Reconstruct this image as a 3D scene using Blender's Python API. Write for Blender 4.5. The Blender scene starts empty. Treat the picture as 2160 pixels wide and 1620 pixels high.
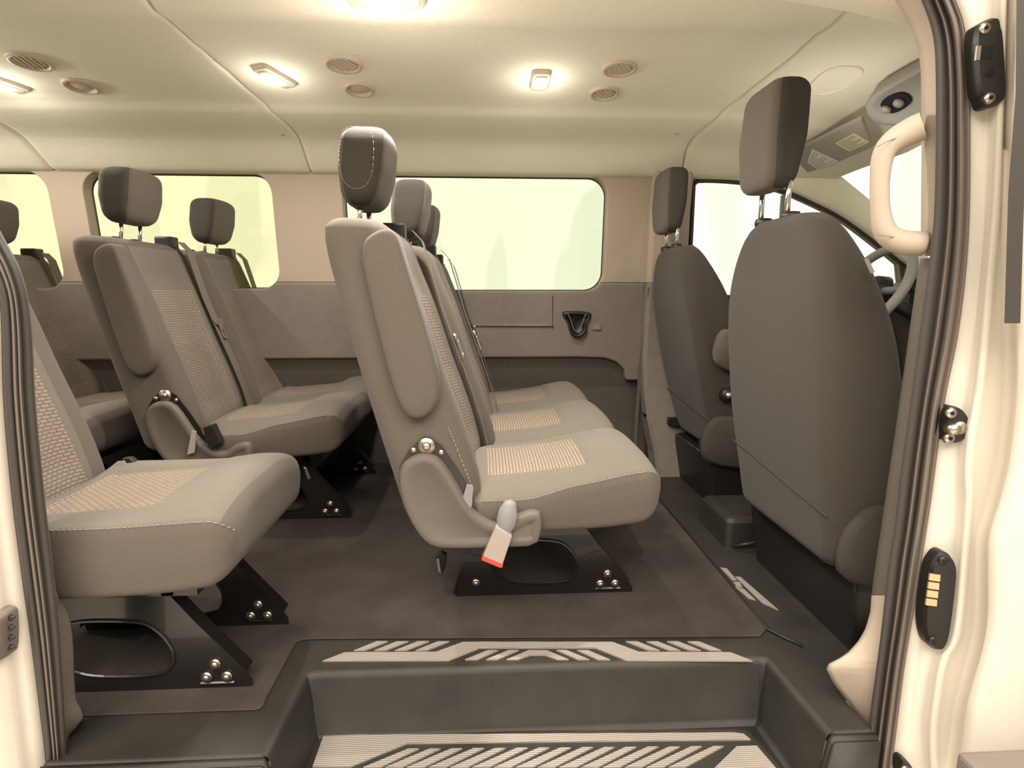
import bpy, bmesh, math, random
from mathutils import Vector, Matrix
random.seed(4)
S = bpy.context.scene
COL = S.collection
# ------------------------------------------------------------ camera, world, sun, exposure
F, PIT, YAW, H = 1200.0, math.radians(9.14), math.radians(2.96), 0.84
cam = bpy.data.objects.new('camera', bpy.data.cameras.new('camera')); COL.objects.link(cam)
cam.data.sensor_width = 36; cam.data.lens = F/2160*36; cam.data.clip_start = .02
cam.location = (0, 0, H); cam.rotation_euler = (math.pi/2-PIT, 0, -YAW)
S.camera = cam
S.view_settings.view_transform = 'Standard'; S.view_settings.look = 'None'
S.view_settings.exposure = 0.16; S.view_settings.gamma = 1; S.view_settings.use_curve_mapping = False
w = bpy.data.worlds.new('showroom'); S.world = w; w.use_nodes = True
nt = w.node_tree; bg = nt.nodes['Background']
tc = nt.nodes.new('ShaderNodeTexCoord'); sx = nt.nodes.new('ShaderNodeSeparateXYZ')
nt.links.new(tc.outputs['Generated'], sx.inputs[0])
rp = nt.nodes.new('ShaderNodeValToRGB'); nt.links.new(sx.outputs['X'], rp.inputs[0])
rp.color_ramp.elements[0].position = 0.0; rp.color_ramp.elements[0].color = (1.0, .95, .80, 1)
rp.color_ramp.elements[1].position = 0.5; rp.color_ramp.elements[1].color = (1.0, .97, .90, 1)
mp = nt.nodes.new('ShaderNodeMapping'); mp.inputs['Scale'].default_value = (9, 9, 1.6); nt.links.new(tc.outputs['Generated'], mp.inputs[0])
nz = nt.nodes.new('ShaderNodeTexNoise'); nz.inputs['Scale'].default_value = 1.0; nz.inputs['Detail'].default_value = 1.5; nt.links.new(mp.outputs[0], nz.inputs[0])
r2 = nt.nodes.new('ShaderNodeValToRGB'); r2.color_ramp.elements[0].position = .52; r2.color_ramp.elements[0].color = (1, 1, 1, 1)
r2.color_ramp.elements[1].position = .535; r2.color_ramp.elements[1].color = (.86, .88, .86, 1); nt.links.new(nz.outputs['Fac'], r2.inputs[0])
mu = nt.nodes.new('ShaderNodeMix'); mu.data_type = 'RGBA'; mu.blend_type = 'MULTIPLY'; mu.inputs['Factor'].default_value = 1
nt.links.new(rp.outputs[0], mu.inputs['A']); nt.links.new(r2.outputs[0], mu.inputs['B']); nt.links.new(mu.outputs['Result'], bg.inputs[0])
st = nt.nodes.new('ShaderNodeMapRange'); st.inputs['From Min'].default_value = .35; st.inputs['From Max'].default_value = .60
st.inputs['To Min'].default_value = .45; st.inputs['To Max'].default_value = 1.35      # world light lowered behind the camera to darken near surfaces, full beyond the van
nt.links.new(sx.outputs['Y'], st.inputs['Value']); nt.links.new(st.outputs[0], bg.inputs[1])
def area(name, loc, size, power, color, target):
    l = bpy.data.lights.new(name, 'AREA'); l.shape = 'RECTANGLE'; l.size, l.size_y = size; l.energy = power; l.color = color
    o = bpy.data.objects.new(name, l); COL.objects.link(o); o.location = loc
    o.rotation_euler = (Vector(target)-Vector(loc)).to_track_quat('-Z', 'Y').to_euler(); return o
area('ground_bounce_fill', (0, -1.1, 2.6), (4.0, 2.4), 300, (1, .92, .80), (0, -1.1, 0))  # added unseen lamp; brightens the headliner by bounce off the ground

# ------------------------------------------------------------ measuring helpers
def ray(px, py):
    a = (px-1080)/F; b = (810-py)/F
    y = math.cos(PIT)+b*math.sin(PIT); z = -math.sin(PIT)+b*math.cos(PIT)
    return a*math.cos(YAW)+y*math.sin(YAW), -a*math.sin(YAW)+y*math.cos(YAW), z
def PY(px, py, D):
    X, Y, z = ray(px, py); t = D/Y; return Vector((X*t, D, H+z*t))
def PZ(px, py, Z=0.):
    X, Y, z = ray(px, py); t = (Z-H)/z; return Vector((X*t, Y*t, Z))
def PX(px, py, XX):
    X, Y, z = ray(px, py); t = XX/X; return Vector((XX, Y*t, H+z*t))
def lerp(a, b, t): return a+(b-a)*t
def interp(tab, x):
    if x <= tab[0][0]: return tab[0][1]
    for (x0, y0), (x1, y1) in zip(tab, tab[1:]):
        if x <= x1:
            t = (x-x0)/(x1-x0); return y0+(y1-y0)*t
    return tab[-1][1]
def sinterp(tab, x):            # smooth (Catmull-Rom style) interpolation
    n = len(tab)
    if x <= tab[0][0]: return tab[0][1]
    if x >= tab[-1][0]: return tab[-1][1]
    for i in range(n-1):
        if x <= tab[i+1][0]:
            x0, y0 = tab[i]; x1, y1 = tab[i+1]; h = x1-x0
            def sl(j):
                if j <= 0 or j >= n-1:
                    k = max(0, min(n-2, j if j <= 0 else n-2)); return (tab[k+1][1]-tab[k][1])/(tab[k+1][0]-tab[k][0])
                return (tab[j+1][1]-tab[j-1][1])/(tab[j+1][0]-tab[j-1][0])
            t = (x-x0)/h; m0 = sl(i)*h; m1 = sl(i+1)*h
            return (2*t**3-3*t**2+1)*y0+(t**3-2*t**2+t)*m0+(-2*t**3+3*t**2)*y1+(t**3-t**2)*m1

# ------------------------------------------------------------ materials
def lin(c):
    return tuple(((v/255)/12.92 if v/255 <= .04045 else (((v/255)+.055)/1.055)**2.4) for v in c)+(1,)
def mat(name, col, rough=.8, metal=0., noise=0., nscale=60., bump=0., bscale=300., spec=.5, coat=0., sheen=0.):
    m = bpy.data.materials.new(name); m.use_nodes = True; t = m.node_tree; b = t.nodes['Principled BSDF']
    b.inputs['Roughness'].default_value = rough; b.inputs['Metallic'].default_value = metal
    b.inputs['Specular IOR Level'].default_value = spec; b.inputs['Coat Weight'].default_value = coat
    b.inputs['Sheen Weight'].default_value = sheen
    tc = t.nodes.new('ShaderNodeTexCoord')
    n = t.nodes.new('ShaderNodeTexNoise'); n.inputs['Scale'].default_value = nscale; n.inputs['Detail'].default_value = 4
    t.links.new(tc.outputs['Object'], n.inputs['Vector'])
    r = t.nodes.new('ShaderNodeValToRGB'); t.links.new(n.outputs['Fac'], r.inputs[0])
    r.color_ramp.elements[0].position = .3; r.color_ramp.elements[1].position = .7
    r.color_ramp.elements[0].color = tuple(c*(1-noise) for c in col[:3])+(1,)
    r.color_ramp.elements[1].color = tuple(min(1, c*(1+noise)) for c in col[:3])+(1,)
    t.links.new(r.outputs[0], b.inputs['Base Color'])
    if bump:
        n2 = t.nodes.new('ShaderNodeTexNoise'); n2.inputs['Scale'].default_value = bscale; n2.inputs['Detail'].default_value = 3
        t.links.new(tc.outputs['Object'], n2.inputs['Vector'])
        bp = t.nodes.new('ShaderNodeBump'); bp.inputs['Strength'].default_value = bump; bp.inputs['Distance'].default_value = .002
        t.links.new(n2.outputs['Fac'], bp.inputs['Height']); t.links.new(bp.outputs[0], b.inputs['Normal'])
    return m
def woven(name, c1, c2, axes):
    m = mat(name, c1, .95); t = m.node_tree; b = t.nodes['Principled BSDF']
    tc = t.nodes.new('ShaderNodeTexCoord'); s = t.nodes.new('ShaderNodeSeparateXYZ'); c = t.nodes.new('ShaderNodeCombineXYZ')
    t.links.new(tc.outputs['Object'], s.inputs[0]); t.links.new(s.outputs[axes[0]], c.inputs[0]); t.links.new(s.outputs[axes[1]], c.inputs[1])
    k = t.nodes.new('ShaderNodeTexBrick'); k.inputs['Scale'].default_value = 1; k.offset = .5
    k.inputs['Brick Width'].default_value = .016; k.inputs['Row Height'].default_value = .0085; k.inputs['Mortar Size'].default_value = .0017
    k.inputs['Mortar Smooth'].default_value = .4
    k.inputs['Color1'].default_value = c1; k.inputs['Color2'].default_value = tuple(v*.9 for v in c1[:3])+(1,); k.inputs['Mortar'].default_value = c2
    t.links.new(c.outputs[0], k.inputs['Vector']); t.links.new(k.outputs['Color'], b.inputs['Base Color'])
    bp = t.nodes.new('ShaderNodeBump'); bp.inputs['Strength'].default_value = .6; bp.inputs['Distance'].default_value = .002; bp.invert = True
    t.links.new(k.outputs['Fac'], bp.inputs['Height']); t.links.new(bp.outputs[0], b.inputs['Normal'])
    return m
M = {}
M['dark'] = mat('dark_taupe_fabric', (.105, .083, .066, 1), .95, noise=.10, nscale=400, bump=.5, bscale=900, sheen=.1)
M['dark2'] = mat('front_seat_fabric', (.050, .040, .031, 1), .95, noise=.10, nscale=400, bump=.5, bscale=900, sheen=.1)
M['mid'] = mat('taupe_fabric', (.145, .122, .097, 1), .95, noise=.10, nscale=400, bump=.5, bscale=900, sheen=.1)
M['char'] = mat('charcoal_fabric', (.055, .047, .039, 1), .95, noise=.12, nscale=400, bump=.5, bscale=900)
M['ins_c'] = woven('woven_cushion_fabric', (.30, .24, .185, 1), (.14, .11, .085, 1), ('Y', 'X'))
M['ins_b'] = woven('woven_back_fabric', (.25, .20, .16, 1), (.14, .11, .088, 1), ('Y', 'Z'))
M['thread'] = mat('pale_thread', (.34, .29, .23, 1), .8)
M['cover'] = mat('taupe_plastic', (.12, .098, .080, 1), .6, bump=.3, bscale=1200)
M['panel'] = mat('dark_trim_plastic', (.215, .18, .155, 1), .6, noise=.05, nscale=30, bump=.3, bscale=1200)
M['panel2'] = mat('side_kick_panel', (.095, .08, .066, 1), .75, noise=.08, nscale=60, bump=.3, bscale=900)
M['tan'] = mat('tan_trim_plastic', (.42, .34, .265, 1), .65, bump=.2, bscale=1500)
M['head'] = mat('headliner_cloth', (.88, .835, .68, 1), .95, noise=.04, nscale=250, bump=.35, bscale=500)
M['carpet'] = mat('floor_carpet', (.062, .051, .044, 1), 1., noise=.22, nscale=7, bump=1, bscale=700, spec=.2)
M['step'] = mat('black_step_plastic', (.030, .027, .022, 1), .42, noise=.2, nscale=9, bump=.4, bscale=1500)
M['silver'] = None
M['rub'] = mat('door_seal_rubber', (.045, .036, .031, 1), .5)
M['rubl'] = mat('seal_bulb_rubber', (.15, .115, .095, 1), .45)
M['blackmetal'] = mat('black_painted_steel', (.012, .010, .009, 1), .28, coat=.3)
M['steel'] = mat('zinc_steel', (.55, .48, .40, 1), .35, metal=1)
M['chrome'] = mat('chrome', (.85, .82, .78, 1), .12, metal=1)
M['black'] = mat('black_plastic', (.014, .012, .011, 1), .45)
M['hole'] = mat('deep_black', (.004, .004, .004, 1), .9)
M['white'] = mat('white_body_paint', (.66, .59, .50, 1), .35, coat=.4, noise=.02, nscale=6)
M['belt'] = mat('seat_belt_webbing', (.15, .13, .105, 1), .7, bump=.5, bscale=1500)
M['greyp'] = mat('grey_plastic', (.22, .21, .21, 1), .6)
M['palep'] = mat('buckle_grey_plastic', (.36, .30, .26, 1), .5)
M['red'] = mat('red_button_plastic', (.7, .055, .02, 1), .4)
M['bezel'] = mat('beige_bezel_plastic', (.58, .48, .38, 1), .5)
M['visor'] = mat('visor_vinyl', (.36, .34, .27, 1), .8)
M['console'] = mat('overhead_console_plastic', (.34, .33, .29, 1), .6)
M['ylabel'] = mat('yellow_paper_label', (.80, .74, .42, 1), .7)
M['wlabel'] = mat('white_paper_label', (.78, .76, .68, 1), .7)
M['ink'] = mat('label_ink', (.25, .23, .18, 1), .8)
M['ground'] = mat('showroom_floor', (.78, .72, .62, 1), .5, noise=.1, nscale=2)
M['gold'] = mat('brass_contact', (.80, .62, .36, 1), .35, metal=.8)
M['rail'] = mat('running_board_grey', (.20, .165, .14, 1), .5)
M['rim'] = mat('grey_leather', (.30, .29, .26, 1), .45)
M['dash'] = mat('dashboard_plastic', (.10, .095, .085, 1), .45)
def silver():
    m = mat('silver_ribbed_tread', (.38, .33, .29, 1), .5, metal=.3); t = m.node_tree; b = t.nodes['Principled BSDF']
    tc = t.nodes.new('ShaderNodeTexCoord'); wv = t.nodes.new('ShaderNodeTexWave'); wv.bands_direction = 'Y'
    wv.inputs['Scale'].default_value = 60; t.links.new(tc.outputs['Object'], wv.inputs['Vector'])
    bp = t.nodes.new('ShaderNodeBump'); bp.inputs['Strength'].default_value = .6; bp.inputs['Distance'].default_value = .0015
    t.links.new(wv.outputs['Fac'], bp.inputs['Height']); t.links.new(bp.outputs[0], b.inputs['Normal']); return m
M['silver'] = silver()
def emit(name, col, st):
    m = bpy.data.materials.new(name); m.use_nodes = True; t = m.node_tree; b = t.nodes['Principled BSDF']
    b.inputs['Emission Color'].default_value = col; b.inputs['Emission Strength'].default_value = st; b.inputs['Base Color'].default_value = (.8, .8, .8, 1)
    return m
M['lamp'] = emit('lit_lamp_lens', (1, .93, .80, 1), 9)
M['lens'] = mat('lamp_diffuser', (.75, .68, .56, 1), .3)
def glass(name, tint, gl=.05):
    m = bpy.data.materials.new(name); m.use_nodes = True; t = m.node_tree; t.nodes.clear()
    o = t.nodes.new('ShaderNodeOutputMaterial'); tr = t.nodes.new('ShaderNodeBsdfTransparent'); g = t.nodes.new('ShaderNodeBsdfGlossy')
    tr.inputs[0].default_value = tint; g.inputs['Roughness'].default_value = .02
    mx = t.nodes.new('ShaderNodeMixShader'); mx.inputs[0].default_value = gl
    t.links.new(tr.outputs[0], mx.inputs[1]); t.links.new(g.outputs[0], mx.inputs[2]); t.links.new(mx.outputs[0], o.inputs[0]); return m
M['glass1'] = glass('tinted_glass', (.85, .885, .80, 1))
M['glass2'] = glass('tinted_rear_glass', (.865, .875, .72, 1))
M['glass3'] = glass('clear_glass', (.93, .96, .90, 1))

# ------------------------------------------------------------ mesh helpers
def mk(name, me, parent=None, loc=(0, 0, 0), mats=None):
    o = bpy.data.objects.new(name, me); COL.objects.link(o); o.parent = parent; o.location = loc
    return o
def mesh(bm, mats, smooth=True, name='m'):
    bmesh.ops.recalc_face_normals(bm, faces=bm.faces)
    me = bpy.data.meshes.new(name); bm.to_mesh(me); bm.free()
    if not isinstance(mats, (list, tuple)): mats = [mats]
    for x in mats: me.materials.append(M[x])
    if smooth:
        for p in me.polygons: p.use_smooth = True
    return me
def bevel(o, wd=.004, seg=2, ang=35):
    m = o.modifiers.new('bevel', 'BEVEL'); m.width = wd; m.segments = seg; m.limit_method = 'ANGLE'; m.angle_limit = math.radians(ang)
    m.harden_normals = False
    return o
def empty(name, loc=(0, 0, 0)):
    o = bpy.data.objects.new(name, None); COL.objects.link(o); o.location = loc; o.empty_display_size = .1; return o
def tag(o, label=None, cat=None, group=None, kind=None):
    if label: o['label'] = label
    if cat: o['category'] = cat
    if group: o['group'] = group
    if kind: o['kind'] = kind
    return o
def box(bm, lo, hi, mi=0):
    r = bmesh.ops.create_cube(bm, size=1)
    c = [(a+b)/2 for a, b in zip(lo, hi)]; s = [b-a for a, b in zip(lo, hi)]
    for v in r['verts']: v.co = Vector((v.co.x*s[0]+c[0], v.co.y*s[1]+c[1], v.co.z*s[2]+c[2]))
    fs = {f for v in r['verts'] for f in v.link_faces}
    for f in fs: f.material_index = mi
    return r['verts']
def loft(bm, rings, mi=None, closed=True, cap=True):
    V = [[bm.verts.new(p) for p in r] for r in rings]; n = len(rings[0])
    for i in range(len(V)-1):
        for j in range(n if closed else n-1):
            k = (j+1) % n
            f = bm.faces.new((V[i][j], V[i][k], V[i+1][k], V[i+1][j]))
            if mi: f.material_index = mi(f.calc_center_median(), i, j)
    if cap and closed:
        for r in (V[0], V[-1]):
            f = bm.faces.new(r)
            if mi: f.material_index = mi(f.calc_center_median(), -1, -1)
    return V
def tube(bm, pts, r, n=8, cap=True, flat=None):
    pts = [Vector(p) for p in pts]; rings = []
    up = None
    for i, p in enumerate(pts):
        d = (pts[min(i+1, len(pts)-1)]-pts[max(i-1, 0)]).normalized()
        if up is None:
            up = d.orthogonal().normalized()
        up = (up-d*up.dot(d)).normalized(); s = d.cross(up)
        rr = r[i] if isinstance(r, (list, tuple)) else r
        rings.append([p+(up*math.cos(a)+s*math.sin(a))*rr for a in [2*math.pi*k/n for k in range(n)]])
    loft(bm, rings, cap=cap)
def disc(bm, c, ax, r, h, n=20, r2=None):     # cylinder/cone from c along ax
    c = Vector(c); ax = Vector(ax).normalized(); u = ax.orthogonal().normalized(); s = ax.cross(u); r2 = r if r2 is None else r2
    loft(bm, [[c+(u*math.cos(a)+s*math.sin(a))*r for a in [2*math.pi*k/n for k in range(n)]],
              [c+ax*h+(u*math.cos(a)+s*math.sin(a))*r2 for a in [2*math.pi*k/n for k in range(n)]]])
def smooth_closed(pts, it=2):
    for _ in range(it):
        q = []
        for i in range(len(pts)):
            a, b = Vector(pts[i]), Vector(pts[(i+1) % len(pts)]); q += [a*.75+b*.25, a*.25+b*.75]
        pts = q
    return pts
def smooth_open(pts, it=2):
    for _ in range(it):
        q = [Vector(pts[0])]
        for i in range(len(pts)-1):
            a, b = Vector(pts[i]), Vector(pts[i+1]); q += [a*.75+b*.25, a*.25+b*.75]
        q.append(Vector(pts[-1])); pts = q
    return pts
def rrect(x0, z0, x1, z1, r, n=6):            # rounded rectangle outline, counter clockwise, 2D
    rs = r if isinstance(r, (list, tuple)) else [r]*4
    P = []
    for (cx, cz, a0), rr in zip([(x0, z0, 180), (x1, z0, 270), (x1, z1, 0), (x0, z1, 90)], rs):
        ccx = cx+rr if cx == x0 else cx-rr; ccz = cz+rr if cz == z0 else cz-rr
        for k in range(n+1):
            a = math.radians(a0+90*k/n); P.append((ccx+rr*math.cos(a), ccz+rr*math.sin(a)))
    return P
def plate(bm, outer, holes, to3, off, mi=0):
    """flat sheet with holes, thickened by the vector off. to3 maps 2D to 3D"""
    if not holes:
        fs = [bm.faces.new([bm.verts.new(to3(*p)) for p in outer])]
        for g in bmesh.ops.extrude_face_region(bm, geom=fs)['geom']:
            if isinstance(g, bmesh.types.BMVert): g.co += Vector(off)
        return
    es = []
    def loop(P):
        vs = [bm.verts.new(to3(*p)) for p in P]
        return [bm.edges.new((vs[i], vs[(i+1) % len(vs)])) for i in range(len(vs))]
    for P in [outer]+list(holes): es += loop(P)
    r = bmesh.ops.triangle_fill(bm, use_beauty=True, use_dissolve=False, edges=es)
    fs = [g for g in r['geom'] if isinstance(g, bmesh.types.BMFace)]
    ex = bmesh.ops.extrude_face_region(bm, geom=fs)
    off = Vector(off)
    for g in ex['geom']:
        if isinstance(g, bmesh.types.BMVert): g.co += off
    if mi:
        for f in bm.faces: f.material_index = mi
def prism(bm, pts, off):
    a = [Vector(p) for p in pts]; b = [p+Vector(off) for p in a]; loft(bm, [a, b])
def struct(name, me): return tag(mk(name, me), kind='structure')

# ============================================================ SHELL
CY = 1.85                                       # middle of the van, across
# ceiling profile: distance from the middle -> height
CP = [(.93, 1.40), (1.0, 1.405), (1.12, 1.44), (1.25, 1.50), (1.38, 1.525), (1.50, 1.517), (1.56, 1.517), (1.66, 1.535), (1.74, 1.541), (1.88, 1.538), (2.04, 1.526), (2.15, 1.513), (2.20, 1.502),
      (2.235, 1.485), (2.29, 1.471), (2.38, 1.452), (2.43, 1.436), (2.47, 1.414), (2.52, 1.380), (2.55, 1.360), (2.57, 1.349), (2.60, 1.343), (2.615, 1.343), (2.8, 1.343)]
def cz(D): return sinterp(CP, D)
def roof_drop(x, z):            # the cockpit roof falls towards the windscreen
    return interp([(.94, 0), (1.2, .015), (1.4, .05), (1.5, .09), (1.6, .15)], x)*min(1, max(0, (z-1.35)/.16))
def ceil_hit(px, py):
    X, Y, z = ray(px, py); t = .5
    while H+z*t < cz(Y*t)-roof_drop(X*t, cz(Y*t)) and t < 6: t += .001
    p = Vector((X*t, Y*t, cz(Y*t)-roof_drop(X*t, cz(Y*t))))
    sl = (cz(p.y+.02)-cz(p.y-.02))/.04
    return p, Vector((0, sl, -1)).normalized()
def seam_x(pix):                # where a joint, read as a pixel line, lies at every distance
    def fn(D):
        z = cz(D); best = None
        for (x0, y0), (x1, y1) in zip(pix, pix[1:]):
            for k in range(9):
                px, py = lerp(x0, x1, k/8), lerp(y0, y1, k/8); p = PY(px, py, D)
                if best is None or abs(p.z-z) < best[0]: best = (abs(p.z-z), p.x)
        return best[1]
    raw = [(d, fn(d)) for d in [1.45+.06*k for k in range(20)]]
    sm = [(raw[k][0], sum(r[1] for r in raw[max(0, k-1):k+2])/len(raw[max(0, k-1):k+2])) for k in range(len(raw))]
    return lambda D: interp([(.9, sm[0][1])]+sm, D)
def ceiling():
    bm = bmesh.new()
    sa = seam_x([(300, 0), (430, 110), (550, 220), (612, 265), (634, 300), (645, 340), (656, 364)])
    sb = seam_x([(1800, 20), (1680, 115), (1570, 200), (1500, 260), (1455, 296), (1443, 325), (1440, 345), (1440, 366)])
    seams = [lambda D: -3.4, lambda D: sa(D)-1.06, sa, sb, lambda D: 1.60]
    ds = sorted({round(v, 4) for v in [.93+i*.0187 for i in range(90)]+[c[0] for c in CP] if v < 2.63})
    for a, b in zip(seams, seams[1:]):
        ed = [(.0005, .02), (.002, .008), (.006, .003), (.014, 0), (.03, 0)]
        cols = [('a', u, h) for u, h in ed]+[('m', k/12, 0) for k in range(1, 12)]+[('b', u, h) for u, h in ed[::-1]]
        rows = []
        for kind, u, up in cols:
            row = []
            for d in ds:
                xa, xb = a(d), b(d)
                x = xa+u if kind == 'a' else xb-u if kind == 'b' else lerp(xa+.03, xb-.03, u)
                if xb == 1.60 and kind == 'b': up = 0
                z = cz(d); k = max(-1, min(1, (d-CY)/.75))
                row.append((x, d+up*(k**3), z+up-roof_drop(x, z)))
            rows.append(row)
        loft(bm, rows, closed=False)
    box(bm, (-3.4, CY-.9, 1.62), (1.62, CY+.95, 1.65))
    return struct('ceiling', mesh(bm, ['head']))
ceiling()

# floor and step well -------------------------------------------------
sL0, sL1 = PZ(565, 1580), PZ(655, 1402); sR1, sR0 = PZ(1628, 1402), PZ(1768, 1565)
yb = (sL1.y+sR1.y)/2
sL1.y = yb; sR1.y = yb; sL0.y = sR0.y = .945
def floor():
    bm = bmesh.new()
    r = .03
    P = [(-3.4, 1.03), (-.80, 1.03), (-.80, .945), (sL0.x, .945)]
    P += [tuple(v[:2]) for v in smooth_open([sL0, lerp(sL0, sL1, .9), sL1, lerp(sL1, sR1, .04), lerp(sL1, sR1, .96), sR1, lerp(sR0, sR1, .9), sR0], 2)][1:-1]
    P += [(sR0.x, .945), (.752, .945), (.752, 1.06), (2.5, 1.06), (2.5, 2.8), (-3.4, 2.8)]
    plate(bm, P, [], lambda x, y: (x, y, 0), (0, 0, -.03))
    return bevel(struct('floor', mesh(bm, ['step'], False)), .006, 3)
floor()
def carpet():
    bm = bmesh.new()
    a, b, c, d = PZ(160, 1510), PZ(548, 1500), PZ(628, 1352), PZ(1612, 1345)
    pts = [(-3.3, a.y), (b.x-.03, b.y)]+[tuple(v[:2]) for v in smooth_open([Vector((b.x-.03, b.y, 0)), Vector((b.x+.005, b.y, 0)), lerp(b, c, .15)], 2)][1:-1]
    pts += [tuple(v[:2]) for v in smooth_open([lerp(b, c, .85), c+Vector((0, .0, 0)), c+Vector((.06, .0, 0))], 2)]
    pts += [(d.x-.01, d.y), (.717, d.y+.04), (.722, 2.76), (-3.3, 2.76)]
    plate(bm, pts, [], lambda x, y: (x, y, .001), (0, 0, .004))
    return bevel(struct('floor_carpet', mesh(bm, ['carpet'], False)), .002, 1)
carpet()
ZT = -.150
def well():
    bm = bmesh.new()
    top = smooth_open([sL0, lerp(sL0, sL1, .88), sL1, lerp(sL1, sR1, .05), lerp(sL1, sR1, .95), sR1, lerp(sR0, sR1, .88), sR0], 2)
    cx = (sL0.x+sR0.x)/2
    def inset(p, k, z):
        q = p.copy(); q.x = p.x+(1 if p.x < cx else -1)*k*min(1, abs(p.x-cx)/.25)*1; q.y = p.y-k*.45*(1 if p.y > yb-.05 else 0)*0; q.z = z; return q
    prof = [(-.006, .0005), (.002, -.001), (.006, -.006), (.009, -.014), (.022, ZT+.012), (.027, ZT+.004), (.034, ZT)]
    rows = []
    for k, z in prof:
        row = []
        for i, p in enumerate(top):
            a = top[max(i-1, 0)]; b = top[min(i+1, len(top)-1)]; d = (b-a).normalized(); nrm = Vector((d.y, -d.x, 0))
            q = p+nrm*k; q.z = z
            if i in (0, len(top)-1): q.y = .945
            row.append(q)
        rows.append(row)
    loft(bm, rows, closed=False)
    # tread deck out to the sill and the front faces of the sill on both sides
    box(bm, (sL0.x-.02, .74, ZT-.03), (sR0.x+.02, .95, ZT-.0005))
    box(bm, (sL0.x-.05, .90, ZT-.02), (sR0.x+.05, yb+.03, ZT-.001))
    for xs, xe, sg in ((sL0.x, -.80, 1), (sR0.x, .752, -1)):
        for ya, yb2, dz in ((.944, .932, 0), (.932, .926, -.006)):
            P = [(xe, dz-.002), (xs, dz-.002), (xs+sg*.007, -.012+dz), (xs+sg*.028, ZT+.004), (xs+sg*.028, ZT-.02), (xe, ZT-.02)]
            prism(bm, [(x, ya, z) for x, z in P], (0, yb2-ya, 0))
    return struct('floor_step_well', mesh(bm, ['step'], True))
well()
def bead(name, pts, r, m):
    bm = bmesh.new(); tube(bm, pts, r, 6); return mk(name, mesh(bm, [m]))

# tread graphics ------------------------------------------------------
def graphic(name, polys, Z, conv, th=.0035):
    bm = bmesh.new()
    for P in polys:
        pts = [PZ(*conv(u, v), Z) for u, v in P]
        prism(bm, [p+Vector((0, 0, .0006)) for p in pts], (0, 0, th))
    return mk(name, mesh(bm, ['silver'], False))
c3 = lambda u, v: (540+u/2.634, 1280+v/2.634)
c4 = lambda u, v: (1200+u/2.613, 1000+v/2.613)
ident = lambda u, v: (u, v)
nosing = [[(370, 308), (495, 260), (1000, 258), (1150, 202), (1660, 202), (1660, 235), (1245, 235), (1070, 305)]]
for k in range(4):
    x = 543+k*114; nosing.append([(x, 250), (x+127, 199), (x+190, 199), (x+65, 248)])
nosing += [[(1162, 300), (1288, 248), (1346, 248), (1230, 300)], [(1278, 300), (1404, 248), (1460, 248), (1340, 300)],
           [(1392, 300), (1516, 248), (1660, 248), (1660, 275), (1525, 275), (1455, 300)]]
mx0 = 540+1635/2.634     # mirror about the middle of the opening
n_px = [[c3(u, v) for u, v in P] for P in nosing]
cxp = 1134.
half = [[(x, y) for x, y in P] for P in n_px]
def nose_poly():
    out = []
    for P in half:
        out.append([(min(x, cxp), y) for x, y in P]); out.append([(2*cxp-min(x, cxp), y) for x, y in P][::-1])
    return out
nose = graphic('step_nosing_strip', nose_poly(), 0.0, ident)
tag(nose, 'silver angular stripes set in the floor edge above the entry step', 'step trim')
tread = []
tread.append([(375, 725), (410, 720), (2660, 706), (2710, 714), (2748, 745), (840, 766), (525, 896), (315, 896)])
for k in range(15):
    x = 905+k*121; tread.append([(x-60, 796-k), (x, 796-k), (x-215, 900), (x-310, 900)])
def tread_polys():
    R = []
    for P in tread:
        R.append([c3(u, v) for u, v in P])
    R.append([c4(*p) for p in [(925, 1508), (1035, 1505), (1150, 1640), (790, 1640)]])
    return R
def treadpad():
    bm = bmesh.new()
    o = [PZ(*p, ZT) for p in [(655, 1640), (668, 1570), (690, 1549), (1560, 1541), (1590, 1552), (1665, 1640)]]
    o[0] = lerp(o[1], o[0], 3); o[-1] = lerp(o[-2], o[-1], 2.2); o[0].y = o[-1].y = .78
    prism(bm, [p+Vector((0, 0, .0005)) for p in smooth_open([o[0], o[1], o[2], o[2]*.9+o[3]*.1, o[3]*.9+o[2]*.1, o[3], o[4], o[5]], 1)], (0, 0, .005))
    t = empty('step_tread', (.1, .95, ZT))
    b = bevel(mk('pad', mesh(bm, ['step'], False), t, (-.1, -.95, -ZT)), .002, 2)
    g = graphic('tread_stripes', tread_polys(), ZT+.005, ident); g.parent = t; g.location = (-.1, -.95, -ZT)
    tag(g, 'silver ribbed stripes')
    tag(t, 'black entry step tread with silver diagonal ribbed bars', 'step tread')
treadpad()

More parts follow.
